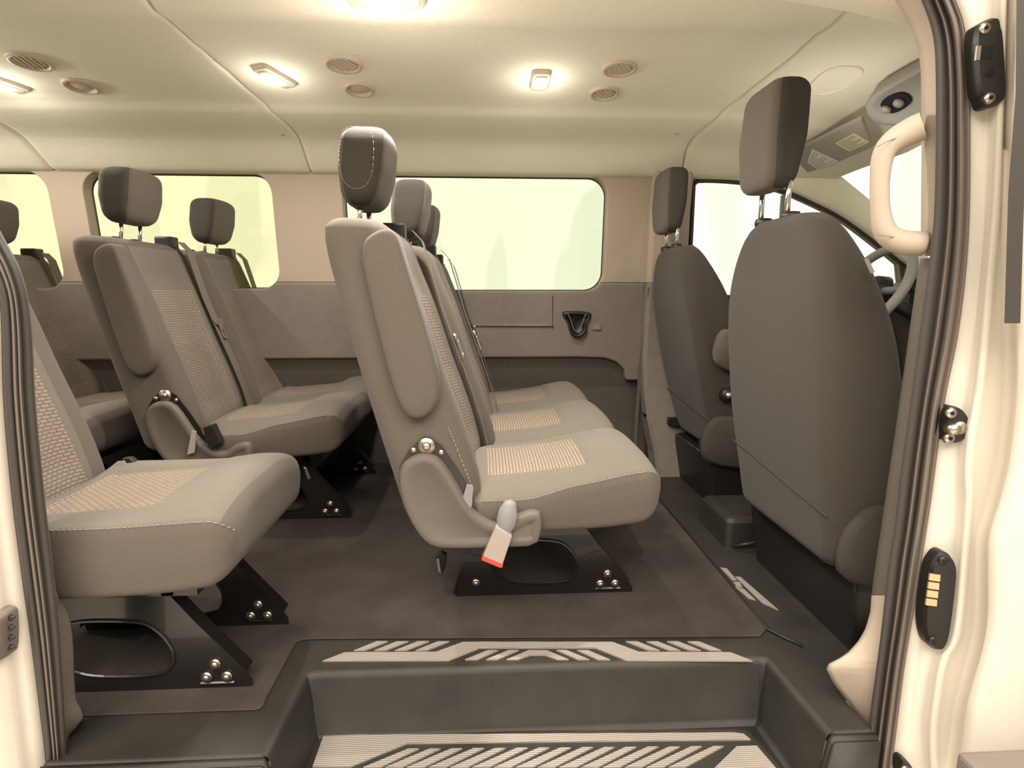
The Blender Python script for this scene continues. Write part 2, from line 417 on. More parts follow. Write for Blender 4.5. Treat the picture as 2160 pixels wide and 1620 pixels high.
# far side wall -------------------------------------------------------
# upper plane: passes D=2.60 at z 1.33 and 2.66 at z .85
def up3(x, z, d=0): return Vector((x, 2.60+(1.33-z)*.10+d, z))
W1 = (-.605, .848, .562, 1.348, .085)     # x0 z0 x1 z1 r
W2 = (-1.69, .858, -.905, 1.346, .085)
W3 = (-2.75, .858, -1.835, 1.346, .085)
def arc_pts(W, which):                    # bottom or top half of a window outline
    P = rrect(W[0], W[1], W[2], W[3], W[4], 8)
    return P
def wall_upper():
    bm = bmesh.new()
    ZS = .885
    # outline walks along bottom edge (z=ZS) and cuts round each window above ZS
    top = 1.378
    out = [(-3.3, ZS)]
    for W in (W3, W2, W1):
        n = 8; r = W[4]
        P = [(W[0], ZS+.0), (W[0], W[3]-r)]
        P = [(W[0], max(ZS, W[1]+r))]
        if W[1]+r > ZS:                    # part of the lower corner arc lies above ZS
            a = math.acos(0)
            cc = (W[0]+r, W[1]+r); ang = math.asin((cc[1]-ZS)/r)
            P = [(cc[0]-r*math.cos(t), cc[1]-r*math.sin(t)) for t in [ang*(1-k/6) for k in range(7)]]
        P += [(W[0]+r-r*math.cos(math.radians(90*k/n)), W[3]-r+r*math.sin(math.radians(90*k/n))) for k in range(n+1)]
        P += [(W[2]-r+r*math.sin(math.radians(90*k/n)), W[3]-r+r*math.cos(math.radians(90*k/n))) for k in range(n+1)]
        cc = (W[2]-r, W[1]+r); ang = math.asin((cc[1]-ZS)/r)
        P += [(cc[0]+r*math.cos(t), cc[1]-r*math.sin(t)) for t in [ang*k/6 for k in range(7)]]
        out += P
    out += [(.755, ZS), (.755, top), (-3.3, top)]
    plate(bm, out, [], lambda x, z: up3(x, z), (0, .065, 0))
    return bevel(struct('wall_far', mesh(bm, ['tan'], False)), .012, 4, 50)
wall_upper()
def wall_lower():
    bm = bmesh.new(); ZS = .885
    out = [(-3.3, .535), (.45, .535), (.58, .53), (.64, .51), (.68, .47), (.69, .42), (.755, .42), (.755, ZS-.001)]
    for W in (W1, W2, W3):
        r = W[4]; cc1 = (W[2]-r, W[1]+r); a = math.asin((cc1[1]-ZS)/r); n = 8
        out += [(cc1[0]+r*math.cos(t), cc1[1]-r*math.sin(t)) for t in [lerp(a, math.pi/2, k/n) for k in range(n+1)]]
        cc2 = (W[0]+r, W[1]+r)
        out += [(cc2[0]-r*math.sin(t), cc2[1]-r*math.cos(t)) for t in [lerp(0, math.pi/2-a, k/n) for k in range(n+1)]]
    out += [(-3.3, ZS-.001)]
    plate(bm, out, [], lambda x, z: up3(x, z, -.006), (0, .065, 0))
    o = bevel(struct('wall_far_lower', mesh(bm, ['panel'], False)), .010, 3, 50)
    return o
wall_lower()
def kick():
    bm = bmesh.new()
    rows = []
    for x in (-3.3, .95):
        rows.append([(x, 2.60+(1.33-.55)*.10+.0, .56), (x, 2.71, .48), (x, 2.735, .38), (x, 2.75, .2), (x, 2.75, -.01), (x, 2.80, -.01), (x, 2.80, .56)])
    loft(bm, rows)
    return struct('wall_far_base', mesh(bm, ['panel2'], False))
kick()
def panel_lines():
    # raised lower map panel, moulded rib, joint
    bm = bmesh.new()
    y = lambda z, d=0: 2.60+(1.33-z)*.10-.006+d
    # horizontal rib right of row two
    pts = [(-.15, y(.69, -.002), .690), (.30, y(.69, -.003), .688), (.33, y(.69, -.003), .687)]
    tube(bm, pts, .006, 6)
    o = mk('trim_rib', mesh(bm, ['panel'])); tag(o, kind='structure'); o.name = 'trim_1'
    bm = bmesh.new()
    tube(bm, [PY(1166, 624, y(.84)), PY(1166, 745, y(.52))], .0018, 5)
    o = tag(mk('trim_2', mesh(bm, ['hole'])), kind='structure')
    # dark vertical moulding in front of the pillar trim
    bm = bmesh.new()
    P = [PY(1372, 606, 2.60), PY(1362, 700, 2.62), PY(1350, 800, 2.635), PY(1342, 900, 2.64), PY(1338, 1010, 2.62)]
    tube(bm, smooth_open(P, 2), .012, 8)
    tag(mk('trim_3', mesh(bm, ['panel2'])), kind='structure')
panel_lines()
def pillar_far():
    bm = bmesh.new()
    # B pillar trim, lower lighter column with flared foot
    rows = []
    for z, x0, x1, d in [(.885, .752, .935, 2.585), (.75, .748, .94, 2.585), (.55, .742, .95, 2.58), (.40, .745, .95, 2.56), (.25, .76, .965, 2.53), (.10, .79, .985, 2.50), (-.01, .80, 1.0, 2.48)]:
        rows.append([(x0, d+.12, z), (x0+.002, d+.02, z), (x0+.016, d, z), (x1-.03, d, z), (x1, d+.03, z), (x1, d+.12, z)])
    loft(bm, rows)
    tag(mk('trim_4', mesh(bm, ['panel'], False)), kind='structure')
    bm = bmesh.new()
    rows = []
    for z, x0, x1, d in [(.886, .75, .935, 2.585), (1.0, .75, .932, 2.575), (1.2, .75, .928, 2.56), (1.36, .75, .93, 2.545)]:
        rows.append([(x0, d+.12, z), (x0, d+.025, z), (x0+.016, d, z), (x1-.02, d, z), (x1, d+.02, z), (x1, d+.12, z)])
    loft(bm, rows)
    tag(mk('trim_5', mesh(bm, ['tan'], False)), kind='structure')
    bm = bmesh.new(); z = PY(1380, 874, 2.57).z
    box(bm, (.742, 2.555, z), (.955, 2.60, z+.003))
    tag(mk('trim_6', mesh(bm, ['hole'], False)), kind='structure')
pillar_far()
def window(i, W, gm):
    y = 2.60+.065
    bm = bmesh.new()
    P = rrect(W[0]-.012, W[1]-.012, W[2]+.012, W[3]+.012, W[4]+.01, 8)
    plate(bm, P, [], lambda x, z: up3(x, z, .068), (0, .005, 0))
    g = tag(mk('window_%d' % i, mesh(bm, [gm], False)), kind='structure')
    bm = bmesh.new()
    P = [up3(x, z, .060) for x, z in rrect(W[0]+.001, W[1]+.001, W[2]-.001, W[3]-.001, W[4], 8)]
    tube(bm, P+[P[0], P[1]], .004, 6, cap=False)
    mk('window_gasket', mesh(bm, ['rub']), g)
    bm = bmesh.new()
    P = [up3(x, z, -.004) for x, z in rrect(W[0]-.004, W[1]-.004, W[2]+.004, W[3]+.004, W[4], 8)]
    bot = [p for p in P if p.z < W[1]+.03]
    return g
window(1, W1, 'glass1'); window(2, W2, 'glass2'); window(3, W3, 'glass2')
# cup recess and small button in the wall below the big window
def cupholder():
    yy = 2.60+(1.33-.7)*.10-.006
    c = PY(1218, 690, yy)
    t = empty('wall_cup_holder', c); bm = bmesh.new()
    out = [PY(*p, yy) for p in [(1185, 655), (1246, 657), (1246, 668), (1236, 680), (1238, 696), (1229, 709), (1217, 714), (1206, 709), (1200, 697), (1197, 680), (1186, 667)]]
    inn = [PY(*p, yy) for p in [(1198, 661), (1232, 662), (1229, 672), (1225, 684), (1223, 697), (1217, 701), (1212, 697), (1209, 684), (1204, 672)]]
    out = smooth_closed(out, 2)
    cc = sum(out, Vector())/len(out)
    rings = []
    for k, d in [(1.0, 0), (1.0, -.010), (.93, -.020), (.78, -.020), (.70, -.012), (.62, -.003)]:
        rings.append([Vector((cc.x+(p.x-cc.x)*k, yy+d, cc.z+(p.z-cc.z)*k)) - c for p in out])
    loft(bm, rings)
    mk('cup_body', mesh(bm, ['black']), t)
    bm = bmesh.new(); tube(bm, smooth_open([PY(*p, yy-.02)-c for p in [(1197, 660), (1205, 676), (1209, 694), (1217, 700), (1225, 694), (1229, 676), (1237, 661)]], 2), .0022, 6)
    mk('lip', mesh(bm, ['panel']), t)
    tag(t, 'black cup holder moulded into the side wall under the large window', 'cup holder')
    bm = bmesh.new(); a, b = PY(1249, 682, yy), PY(1268, 696, yy)
    box(bm, (a.x, yy-.004, b.z), (b.x, yy+.002, a.z)); o = bevel(mk('wall_button', mesh(bm, ['panel'], False)), .002)
    bm = bmesh.new(); box(bm, (a.x+.008, yy-.0055, b.z+.008), (b.x-.008, yy-.0035, b.z+.012)); box(bm, (a.x+.008, yy-.0055, b.z+.016), (b.x-.014, yy-.0035, b.z+.019))
    t2 = empty('wall_button_plate', (a.x, yy, b.z)); o.parent = t2; o.location = (-a.x, -yy, -b.z); o.name = 'plate'
    mk('symbol', mesh(bm, ['palep'], False), t2, (-a.x, -yy, -b.z))
    tag(t2, 'small rectangular marked plate on the wall right of the cup holder', 'plate')
cupholder()
for (px, py, d) in ((1115, 782, 2.73), (1302, 806, 2.745), (1296, 888, 2.75)):
    p = PY(px, py, d); bm = bmesh.new(); disc(bm, (0, .008, 0), (0, -1, 0), .007, .012, 12, .004)
    tag(mk('trim_clip', mesh(bm, ['panel']), None, p), {1115: 'small round trim clip on the dark side panel, just above the far seat cushion', 1302: 'small round trim clip on the dark side panel nearest its upper front corner',
        1296: 'small round trim clip low on the dark side panel, beside the bench front edge'}[px], 'clip')

# rear, near side and outside body ------------------------------------
def shell():
    bm = bmesh.new(); box(bm, (-3.4, .95, -.05), (-3.3, 2.8, 1.75)); tag(mk('wall_rear', mesh(bm, ['tan'], False)), kind='structure')
    bm = bmesh.new()
    plate(bm, [(-3.3, -.05), (-1.0, -.05), (-1.0, 1.36), (-3.3, 1.36)], [rrect(-2.2, .86, -1.2, 1.30, .08), rrect(-3.2, .86, -2.3, 1.30, .08)], lambda x, z: Vector((x, .96, z)), (0, .06, 0))
    tag(mk('wall_near', mesh(bm, ['panel'], False)), kind='structure')
    bm = bmesh.new(); box(bm, (-40, -40, -.80), (40, 40, -.75)); tag(mk('ground', mesh(bm, ['ground'], False)), kind='structure')
    # cockpit nose: bulkhead, far door
    bm = bmesh.new(); box(bm, (2.45, .95, -.05), (2.5, 2.8, .92)); tag(mk('wall_front', mesh(bm, ['panel'], False)), kind='structure')
shell()

# ============================================================ CEILING FITTINGS
def frame_at(n):
    n = Vector(n); x = Vector((1, 0, 0)); y = n.cross(x).normalized(); x = y.cross(n).normalized()
    return Matrix((x, y, n)).transposed()
def vent(px, py, r, label, grp, shut=False, rot=0):
    p, n = ceil_hit(px, py)
    t = empty('ceiling_vent', p); R = frame_at(n) @ Matrix.Rotation(rot, 3, 'Z')
    def ringm(prof, seg=36, rx=1.):
        bm = bmesh.new(); rows = []
        for rr, h in prof: rows.append([R @ Vector((math.cos(2*math.pi*k/seg)*rr, math.sin(2*math.pi*k/seg)*rr, h)) for k in range(seg)])
        loft(bm, rows); return bm
    bm = ringm([(r, -.004), (r, .004), (r*.96, .008), (r*.84, .010), (r*.74, .006), (r*.72, -.004)]); mk('bezel', mesh(bm, ['bezel']), t)
    bm = bmesh.new(); disc(bm, R @ Vector((0, 0, -.003)), n, r*.74, .003, 30); mk('throat', mesh(bm, ['bezel' if shut else 'hole']), t)
    bm = bmesh.new(); ri = r*.72
    if not shut:
        for k in range(-2, 3):
            yy = k*ri*.36; hx = math.sqrt(max(0, ri*ri-yy*yy))
            if hx < .005: continue
            a = Vector((yy-.0028, -hx, 0)); pts = [Vector((yy-.005, -hx, -.001)), Vector((yy-.002, -hx, -.001)), Vector((yy+.005, -hx, .006)), Vector((yy+.001, -hx, .006))]
            prism(bm, [R @ q for q in pts], R @ Vector((0, 2*hx, 0)))
        mk('louvre', mesh(bm, ['bezel'], False), t)
    else:
        rows = []
        for rr, h in [(ri*.98, 0), (ri*.9, .003), (ri*.5, .006), (.001, .007)]:
            rows.append([R @ Vector((math.cos(2*math.pi*k/24)*rr, math.sin(2*math.pi*k/24)*rr*.8, h)) for k in range(24)])
        loft(bm, rows); mk('louvre', mesh(bm, ['bezel']), t)
    tag(t, label, 'air vent', grp)
G = 'round air vents in the headliner'
vent(725, 134, .058, 'larger open round ceiling vent right of the left lit lamp', G, rot=.5)
vent(758, 187, .052, 'closed round ceiling vent just below the open one right of the left lit lamp', G, True)
vent(1307, 143, .056, 'larger round ceiling vent right of the upright lamp, upper of that pair', G, rot=.5)
vent(1275, 195, .052, 'smaller round ceiling vent right of the upright lamp, lower of that pair', G, rot=.7)
vent(64, 128, .060, 'upper round vent of the pair at far left of the ceiling', G, rot=-.1)
vent(171, 180, .054, 'lower round vent of the pair at the left of the ceiling, half shut', G, True)
def lamp(px, py, L, Wd, rot, label, watts=1.2, name='ceiling_light', lit=1.0):
    p, n = ceil_hit(px, py); t = empty(name, p); R = frame_at(n) @ Matrix.Rotation(rot, 3, 'Z')
    def rr(l, wd, r, h): return [R @ Vector((x, y, h)) for x, y in rrect(-wd/2, -l/2, wd/2, l/2, r, 6)]
    bm = bmesh.new(); loft(bm, [rr(L, Wd, .016, -.004), rr(L, Wd, .016, .006), rr(L-.008, Wd-.008, .014, .012), rr(L-.024, Wd-.022, .010, .014)])
    mk('housing', mesh(bm, ['bezel']), t)
    bm = bmesh.new(); loft(bm, [rr(L-.03, Wd-.024, .009, .012), rr(L-.034, Wd-.028, .008, .018)]); mk('diffuser', mesh(bm, ['lens']), t)
    bm = bmesh.new(); loft(bm, [rr(L*.45, Wd*.42, .006, .017), rr(L*.42, Wd*.38, .005, .0205)]); mk('lit_lens', mesh(bm, ['lamp']), t)
    l = bpy.data.lights.new('lamp_glow', 'POINT'); l.shadow_soft_size = .03; l.energy = watts; l.color = (1, .92, .82)
    lo = bpy.data.objects.new('bulb', l); COL.objects.link(lo); lo.parent = t; lo.location = n*(.17 if name == 'dome_light' else .07)
    l = bpy.data.lights.new('lamp_beam', 'AREA'); l.shape = 'RECTANGLE'; l.size = Wd*.5; l.size_y = L*.5; l.energy = 13 if name == 'dome_light' else 5.5; l.color = (1, .93, .83)
    lo = bpy.data.objects.new('beam', l); COL.objects.link(lo); lo.parent = t; lo.location = n*.03; lo.rotation_euler = n.to_track_quat('-Z', 'Y').to_euler()
    tag(t, label, 'ceiling lamp', 'small lit reading lamps in the headliner' if name == 'ceiling_light' else None)
lamp(580, 158, .15, .062, .42, 'slanted lit reading lamp in the headliner left of the round vents', .75)
lamp(1140, 166, .13, .062, 0, 'upright lit reading lamp in the headliner above the large window', .75)
lamp(2, 170, .15, .062, .5, 'lit reading lamp cut by the left edge of the photo', .75)
lamp(812, -12, .075, .185, 0, 'wide dome lamp glowing at the top centre of the ceiling', 2.6, 'dome_light')
def cabin_fills():
    l = bpy.data.lights.new('rear_fill_glow', 'POINT'); l.shadow_soft_size = .05; l.energy = 22; l.color = (1, .92, .82)  # unseen fill, no fitting; added to brighten the rear ceiling and far wall
    o = bpy.data.objects.new('rear_fill', l); COL.objects.link(o); o.location = (-2.3, 1.8, 1.38)
    l = bpy.data.lights.new('cockpit_fill_glow', 'POINT'); l.shadow_soft_size = .03; l.energy = 1.6; l.color = (1, .92, .82)  # added fill hung clear of the console, to brighten the front of the cabin
    o = bpy.data.objects.new('cockpit_fill', l); COL.objects.link(o); o.location = (1.12, 1.9, 1.24)
cabin_fills()
for px, py, lb in ((596, 283, 'small oval mark pressed in the headliner near the left seam'), (1428, 282, 'small oval mark pressed in the headliner near the front seam')):
    p, n = ceil_hit(px, py); bm = bmesh.new(); disc(bm, -n*.001, n, .010, .0025, 14, .008); tag(mk('headliner_clip', mesh(bm, ['bezel']), None, p), lb, 'clip')
# raised oval in the cockpit headliner
def oval():
    bm = bmesh.new(); pts = []
    for px, py in [(1700, 190), (1735, 150), (1775, 137), (1822, 142), (1815, 165), (1770, 190), (1735, 198)]:
        p, n = ceil_hit(px, py); pts.append(p+n*.002)
    pts = smooth_closed(pts, 2); tube(bm, pts+pts[:2], .004, 6, cap=False)
    tag(mk('trim_7', mesh(bm, ['head'])), kind='structure')
oval()

# ============================================================ BENCH SEATS (local: x forward from front foot, y across, z up)
HW = .227
cache = {}
def get(key, fn):
    if key not in cache: cache[key] = fn()
    return cache[key]
R_TAB = [(.27, -.598), (.4, -.632), (.5, -.660), (.65, -.700), (.8, -.735), (.93, -.765), (1.02, -.772)]
F_TAB = [(.27, -.45), (.36, -.425), (.45, -.440), (.55, -.470), (.65, -.505), (.8, -.553), (.9, -.592), (1.02, -.635)]
def ring_back(z, shrink=0., hw=HW, conc=None, rt=R_TAB, ft=F_TAB, Rr=.045, Rf=.040):
    xr = sinterp(rt, z)+shrink; xf = sinterp(ft, z)-shrink; h = hw-shrink
    if conc is None: conc = .026*min(1, max(0, (z-.33)/.1))*min(1, max(.0, (1.0-z)/.12))
    P = []
    rr = min(Rr, h*.8, (xf-xr)*.45); rf = min(Rf, h*.8, (xf-xr)*.45)
    def corner(cx, cy, r, a0, n=6):
        for k in range(n+1):
            a = math.radians(a0+90*k/n); P.append(Vector((cx+r*math.cos(a), cy+r*math.sin(a), z)))
    corner(xr+rr, -h+rr, rr, 180)
    for k in range(1, 6): P.append(Vector((lerp(xr+rr, xf-rf, k/6), -h, z)))
    corner(xf-rf, -h+rf, rf, 270)
    n = 22
    for k in range(1, n):
        y = lerp(-h+rf, h-rf, k/n); u = abs(y)/(h-rf)
        s = 1-min(1, max(0, (u-.50)/.34)); s = s*s*(3-2*s)
        P.append(Vector((xf-conc*s, y, z)))
    corner(xf-rf, h-rf, rf, 0)
    for k in range(1, 6): P.append(Vector((lerp(xf-rf, xr+rr, k/6), h, z)))
    corner(xr+rr, h-rr, rr, 90)
    for k in range(1, 8): P.append(Vector((xr, lerp(h-rr, -h+rr, k/8), z)))
    return P
def backrest_mesh():
    bm = bmesh.new(); rings = []
    R = .035; zb, zt = .285, 1.005
    for k in range(0, 5):
        a = math.radians(90*k/4); rings.append(ring_back(zb+R*(1-math.sin(a)), R*(1-math.cos(a))*.9))
    rings = rings[::-1]
    rings = []
    for k in range(4): a = math.radians(90*(k+.0)/4); rings.append(ring_back(zb+R*(1-math.cos(a)), R*(1-math.sin(a))))
    z = zb+R
    while z < zt-R-.001: rings.append(ring_back(z)); z += .0205
    for k in range(1, 6): a = math.radians(90*k/5); rings.append(ring_back(zt-R+R*math.sin(a), R*(1-math.cos(a))))
    # top leans: raise the rear a little
    for r in rings:
        for p in r:
            if p.z > .9: p.z += (p.z-.9)*.10*(-(p.x+.70))/.07*.3
    def mi(c, i, j):
        k = abs(j-18+.5-11)
        if 18 <= j <= 39 and c.z < .975:
            if k < 8: return 2 if c.z < .835 else 1
            if k < 9: return 1
        return 0
    loft(bm, rings, mi)
    return mesh(bm, ['dark', 'mid', 'ins_b'])
CT = [(-.46, .375), (-.40, .395), (-.30, .405), (-.18, .415), (-.12, .430), (-.05, .440), (.02, .430)]      # crest
CS = [(-.46, .345), (-.40, .347), (-.31, .350), (-.26, .362), (-.21, .378), (-.15, .390), (-.05, .410), (.02, .417)]  # side seam
CB = [(-.46, .262), (-.3, .262), (-.15, .266), (-.05, .276), (.02, .292)]
CS2 = [(-.46, .405), (-.2, .408), (-.05, .416), (.02, .420)]
def ring_cush(x, s=0., hw=HW, cs=CS):
    zt = sinterp(CT, x)+(.012 if cs is CS2 else 0); zs = sinterp(cs, x)-s*.9; zb = sinterp(CB, x)+s; h = hw-s*.85
    P = []; r = .022
    for k in range(5): a = math.radians(180+90*k/4); P.append(Vector((x, -h+r+r*math.cos(a), zb+r+r*math.sin(a))))
    for k in range(1, 10): P.append(Vector((x, lerp(-h+r, h-r, k/10), zb)))
    for k in range(5): a = math.radians(270+90*k/4); P.append(Vector((x, h-r+r*math.cos(a), zb+r+r*math.sin(a))))
    for k in range(1, 5): P.append(Vector((x, h+.006*math.sin(math.pi*k/5), lerp(zb+r, zs, k/5))))
    n = 32
    insx = 1-min(1, max(0, (abs(x+.275)-.115)/.03)); insx = insx*insx*(3-2*insx)
    for k in range(n+1):
        y = lerp(h, -h, k/n); u = abs(y)/h
        z = zs+(zt-s*.75-zs)*(1-u**3.2)
        q = 1-min(1, max(0, (u-.57)/.13)); q = q*q*(3-2*q)
        z -= .010*q*insx
        # centre roll of the front edge
        P.append(Vector((x, y, z)))
    for k in range(1, 5): P.append(Vector((x, -h-.006*math.sin(math.pi*k/5), lerp(zs, zb+r, k/5))))
    return P
def cush_mesh(cs=CS):
    bm = bmesh.new(); rings = []; R = .052; xf = .022
    rings.append(ring_cush(-.46, .02, cs=cs)); x = -.455
    while x < xf-R-.001: rings.append(ring_cush(x, cs=cs)); x += .0125
    for k in range(0, 8): a = math.radians(86*k/7); rings.append(ring_cush(xf-R+R*math.sin(a), R*(1-math.cos(a)), cs=cs))
    nr = len(rings)
    def mi(c, i, j):
        if i < 0 or i > nr-6 or not 23 <= j <= 54: return 0
        if abs(c.y) < .133 and -.40 < c.x < -.150: return 2
        return 1
    loft(bm, rings, mi)
    return mesh(bm, ['dark', 'mid', 'ins_c'])
def stitch_mesh(side, cs=CS):
    bm = bmesh.new(); pts = []
    x = -.42
    while x < -.045: pts.append(Vector((x, side*(HW+.0005), sinterp(cs, x)+.0008))); x += .01
    R = .052
    for k in range(1, 7):
        a = math.radians(80*k/6); s = R*(1-math.cos(a)); pts.append(Vector((-.03+R*math.sin(a), side*(HW-s*.85+.0005), sinterp(cs, 0)-s*.9+.001)))
    # dashes of thread
    for i in range(len(pts)-1):
        tube(bm, [lerp(pts[i], pts[i+1], .1), lerp(pts[i], pts[i+1], .8)], .0008, 4)
    return mesh(bm, ['thread'])
def headrest_mesh(w2=.116, h0=1.043, h1=1.222, xr=-.757, xf=-.647, lean=.022, tap=.06, full=False):
    bm = bmesh.new(); rings = []; N = 12
    def ring(z, sx, sy):
        t = (z-h0)/(h1-h0)
        # tapered: narrower at the foot, tall curved front, leaning forward at top
        c = (xr+xf)/2-.010+lean*t; hx = (xf-xr)/2*sx*lerp(.74, 1, min(1, t*2.2)); hy = w2*sy*lerp(.88, 1, min(1, t*2))*(1-tap*t*t)
        P = []; r = min(.030, hx*.8)
        for cx, cy, a0 in [(-1, -1, 180), (1, -1, 270), (1, 1, 0), (-1, 1, 90)]:
            for k in range(6):
                a = math.radians(a0+90*k/5); P.append(Vector((c+cx*(hx-r)+r*math.cos(a)+(0), cy*(hy-r)+r*math.sin(a), z)))
            # mid edge points
            if a0 == 180:
                for k in range(1, 5): P.append(Vector((c+lerp(-(hx-r), hx-r, k/5), -hy, z)))
            if a0 == 270:
                for k in range(1, 9): P.append(Vector((c+hx+.006*math.sin(math.pi*k/9), lerp(-(hy-r), hy-r, k/9), z)))
            if a0 == 0:
                for k in range(1, 5): P.append(Vector((c+lerp(hx-r, -(hx-r), k/5), hy, z)))
            if a0 == 90:
                for k in range(1, 9): P.append(Vector((c-hx, lerp(hy-r, -(hy-r), k/9), z)))
        return P
    R = .034
    for k in range(5): a = math.radians(90*k/4*.98+1); rings.append(ring(h0+R*(1-math.cos(a)), .45+.55*math.sin(a), .62+.38*math.sin(a)))
    for k in range(1, 9): rings.append(ring(lerp(h0+R, h1-R, k/9), 1, 1))
    for k in range(0, 6): a = math.radians(88*k/5); rings.append(ring(h1-R+R*math.sin(a), 1-.38*(1-math.cos(a)), 1-.26*(1-math.cos(a))))
    def mi(c, i, j): return 1 if (3 <= j <= 12 or 27 <= j <= 36 or (full and 3 <= j <= 36)) else 0
    loft(bm, rings, mi)
    return mesh(bm, ['dark', 'char'])
def headstitch_mesh():
    bm = bmesh.new(); P = smooth_closed([Vector((x, -.1162, z)) for x, z in [(-.742, 1.18), (-.735, 1.208), (-.71, 1.214), (-.682, 1.212), (-.664, 1.195), (-.668, 1.12), (-.682, 1.085), (-.705, 1.073), (-.730, 1.08), (-.745, 1.105), (-.748, 1.15)]], 2)
    for i in range(len(P)): tube(bm, [P[i], lerp(P[i], P[(i+1) % len(P)], .75)], .0006, 4)
    return mesh(bm, ['thread'])
def post_mesh():
    bm = bmesh.new(); disc(bm, (-.722, 0, .985), (.12, 0, 1), .0065, .085, 12); return mesh(bm, ['chrome'])
def guide_mesh():
    bm = bmesh.new(); rows = []
    for rx, ry, z in [(.016, .020, .995), (.019, .023, 1.006), (.017, .021, 1.013), (.009, .010, 1.015)]:
        rows.append([Vector((-.72+rx*math.cos(a), ry*math.sin(a), z)) for a in [2*math.pi*k/16 for k in range(16)]])
    loft(bm, rows); return mesh(bm, ['black'])
def retractor_mesh():
    bm = bmesh.new(); box(bm, (-.70, -.028, .99), (-.635, .028, 1.035)); box(bm, (-.655, -.022, .965), (-.628, .022, .995)); return mesh(bm, ['black'], False)
def belt_mesh():
    bm = bmesh.new(); w2 = .025; pts = []
    y0 = 0
    tab = [(-.628, .0, 1.015), (-.600, .0, .985), (-.575, -.004, .90), (-.548, -.006, .80), (-.50, -.004, .66), (-.462, .0, .55), (-.432, .006, .45), (-.415, .012, .37)]
    rows = []
    for x, y, z in tab:
        x += .008
        rows.append([Vector((x, y-w2, z)), Vector((x, y+w2, z)), Vector((x+.0025, y+w2, z+.0005)), Vector((x+.0025, y-w2, z+.0005))])
    loft(bm, rows); return mesh(bm, ['belt'], False)
def latchplate_mesh():
    bm = bmesh.new(); x = -.505; z = .70
    P = rrect(-.028, 0, .028, .022, .006, 3)
    prism(bm, [Vector((x+.006+.0-b*.33, a, z+b)) for a, b in P], (.006, 0, 0))
    plate(bm, rrect(-.015, -.055, .015, .003, .005, 3), [rrect(-.008, -.044, .008, -.020, .003, 2)], lambda a, b: Vector((x+.010-b*.33, a, z+b)), (.003, 0, 0))
    return mesh(bm, ['chrome'], False)
CX0 = -.416
def loc(px, py, D): p = PY(px, py, D); return (p.x+CX0, p.z)
def armrest_mesh():
    O = [loc(px, py, 1.285) for px, py in [(762, 540), (768, 505), (790, 488), (818, 480), (838, 492), (850, 530), (875, 610), (903, 700), (927, 790), (930, 835), (915, 868), (888, 885), (862, 878), (842, 848), (818, 775), (790, 665), (770, 580)]]
    O = smooth_closed([Vector((x, 0, z)) for x, z in O], 2); c = sum(O, Vector())/len(O)
    bm = bmesh.new(); rings = []
    for k, y in [(.99, .03), (1.0, .0), (.992, -.010), (.965, -.019), (.92, -.025), (.85, -.028), (.6, -.031), (.3, -.032)]:
        rings.append([Vector((c.x+(p.x-c.x)*lerp(k, 1, 0)+0, y, c.z+(p.z-c.z)*(1-(1-k)*.28))) for p in O])
    loft(bm, rings); return mesh(bm, ['dark'])
def cover_mesh():
    O = [loc(px, py, 1.27) for px, py in [(838, 1010), (846, 982), (868, 965), (898, 958), (925, 968), (945, 992), (968, 1030), (990, 1070), (1020, 1098), (1048, 1110), (1072, 1108), (1092, 1090), (1125, 1080), (1145, 1086), (1147, 1120), (1134, 1157), (1060, 1160), (960, 1163), (912, 1160), (884, 1138), (858, 1095), (842, 1050)]]
    O = [Vector((x, 0, z)) for x, z in O]; O = smooth_closed(O, 1); c = sum(O, Vector())/len(O)
    bm = bmesh.new(); rings = []
    n = len(O)
    def off(d, y):
        out = []
        for i, p in enumerate(O):
            t = (O[(i+1) % n]-O[i-1]).normalized(); nn = Vector((t.z, 0, -t.x))
            if nn.dot(p-c) > 0 and False: pass
            out.append(p+nn*d*sgn+Vector((0, y, 0)))
        return out
    A = sum(O[i].x*O[(i+1) % n].z-O[(i+1) % n].x*O[i].z for i in range(n)); sgn = 1 if A < 0 else -1
    for d, y in [(0, .03), (0, 0), (-.002*-1, -.008), (.006, -.014), (.012, -.016), (.020, -.016), (.026, -.012)]: rings.append(off(d, y))
    loft(bm, rings)
    m = mesh(bm, ['cover']); return m
def bracket_mesh():     # black recliner bracket behind the cover
    O = [loc(px, py, 1.29) for px, py in [(842, 985), (862, 950), (885, 930), (905, 925), (930, 940), (965, 990), (995, 1040), (1010, 1085), (960, 1090), (880, 1050)]]
    bm = bmesh.new(); prism(bm, [Vector((x, 0, z)) for x, z in O], (0, .006, 0))
    return mesh(bm, ['blackmetal'], False)
def pivot_mesh():
    bm = bmesh.new(); x, z = loc(899, 943, 1.28)
    disc(bm, (x, 0, z), (0, -1, 0), .022, .006, 24, .019); disc(bm, (x, -.006, z), (0, -1, 0), .011, .006, 16, .008)
    return mesh(bm, ['steel'])
def smallbolt_mesh(px, py):
    bm = bmesh.new(); x, z = loc(px, py, 1.28)
    disc(bm, (x, 0, z), (0, -1, 0), .0075, .004, 14, .006); return mesh(bm, ['steel'])
LY = 1.475
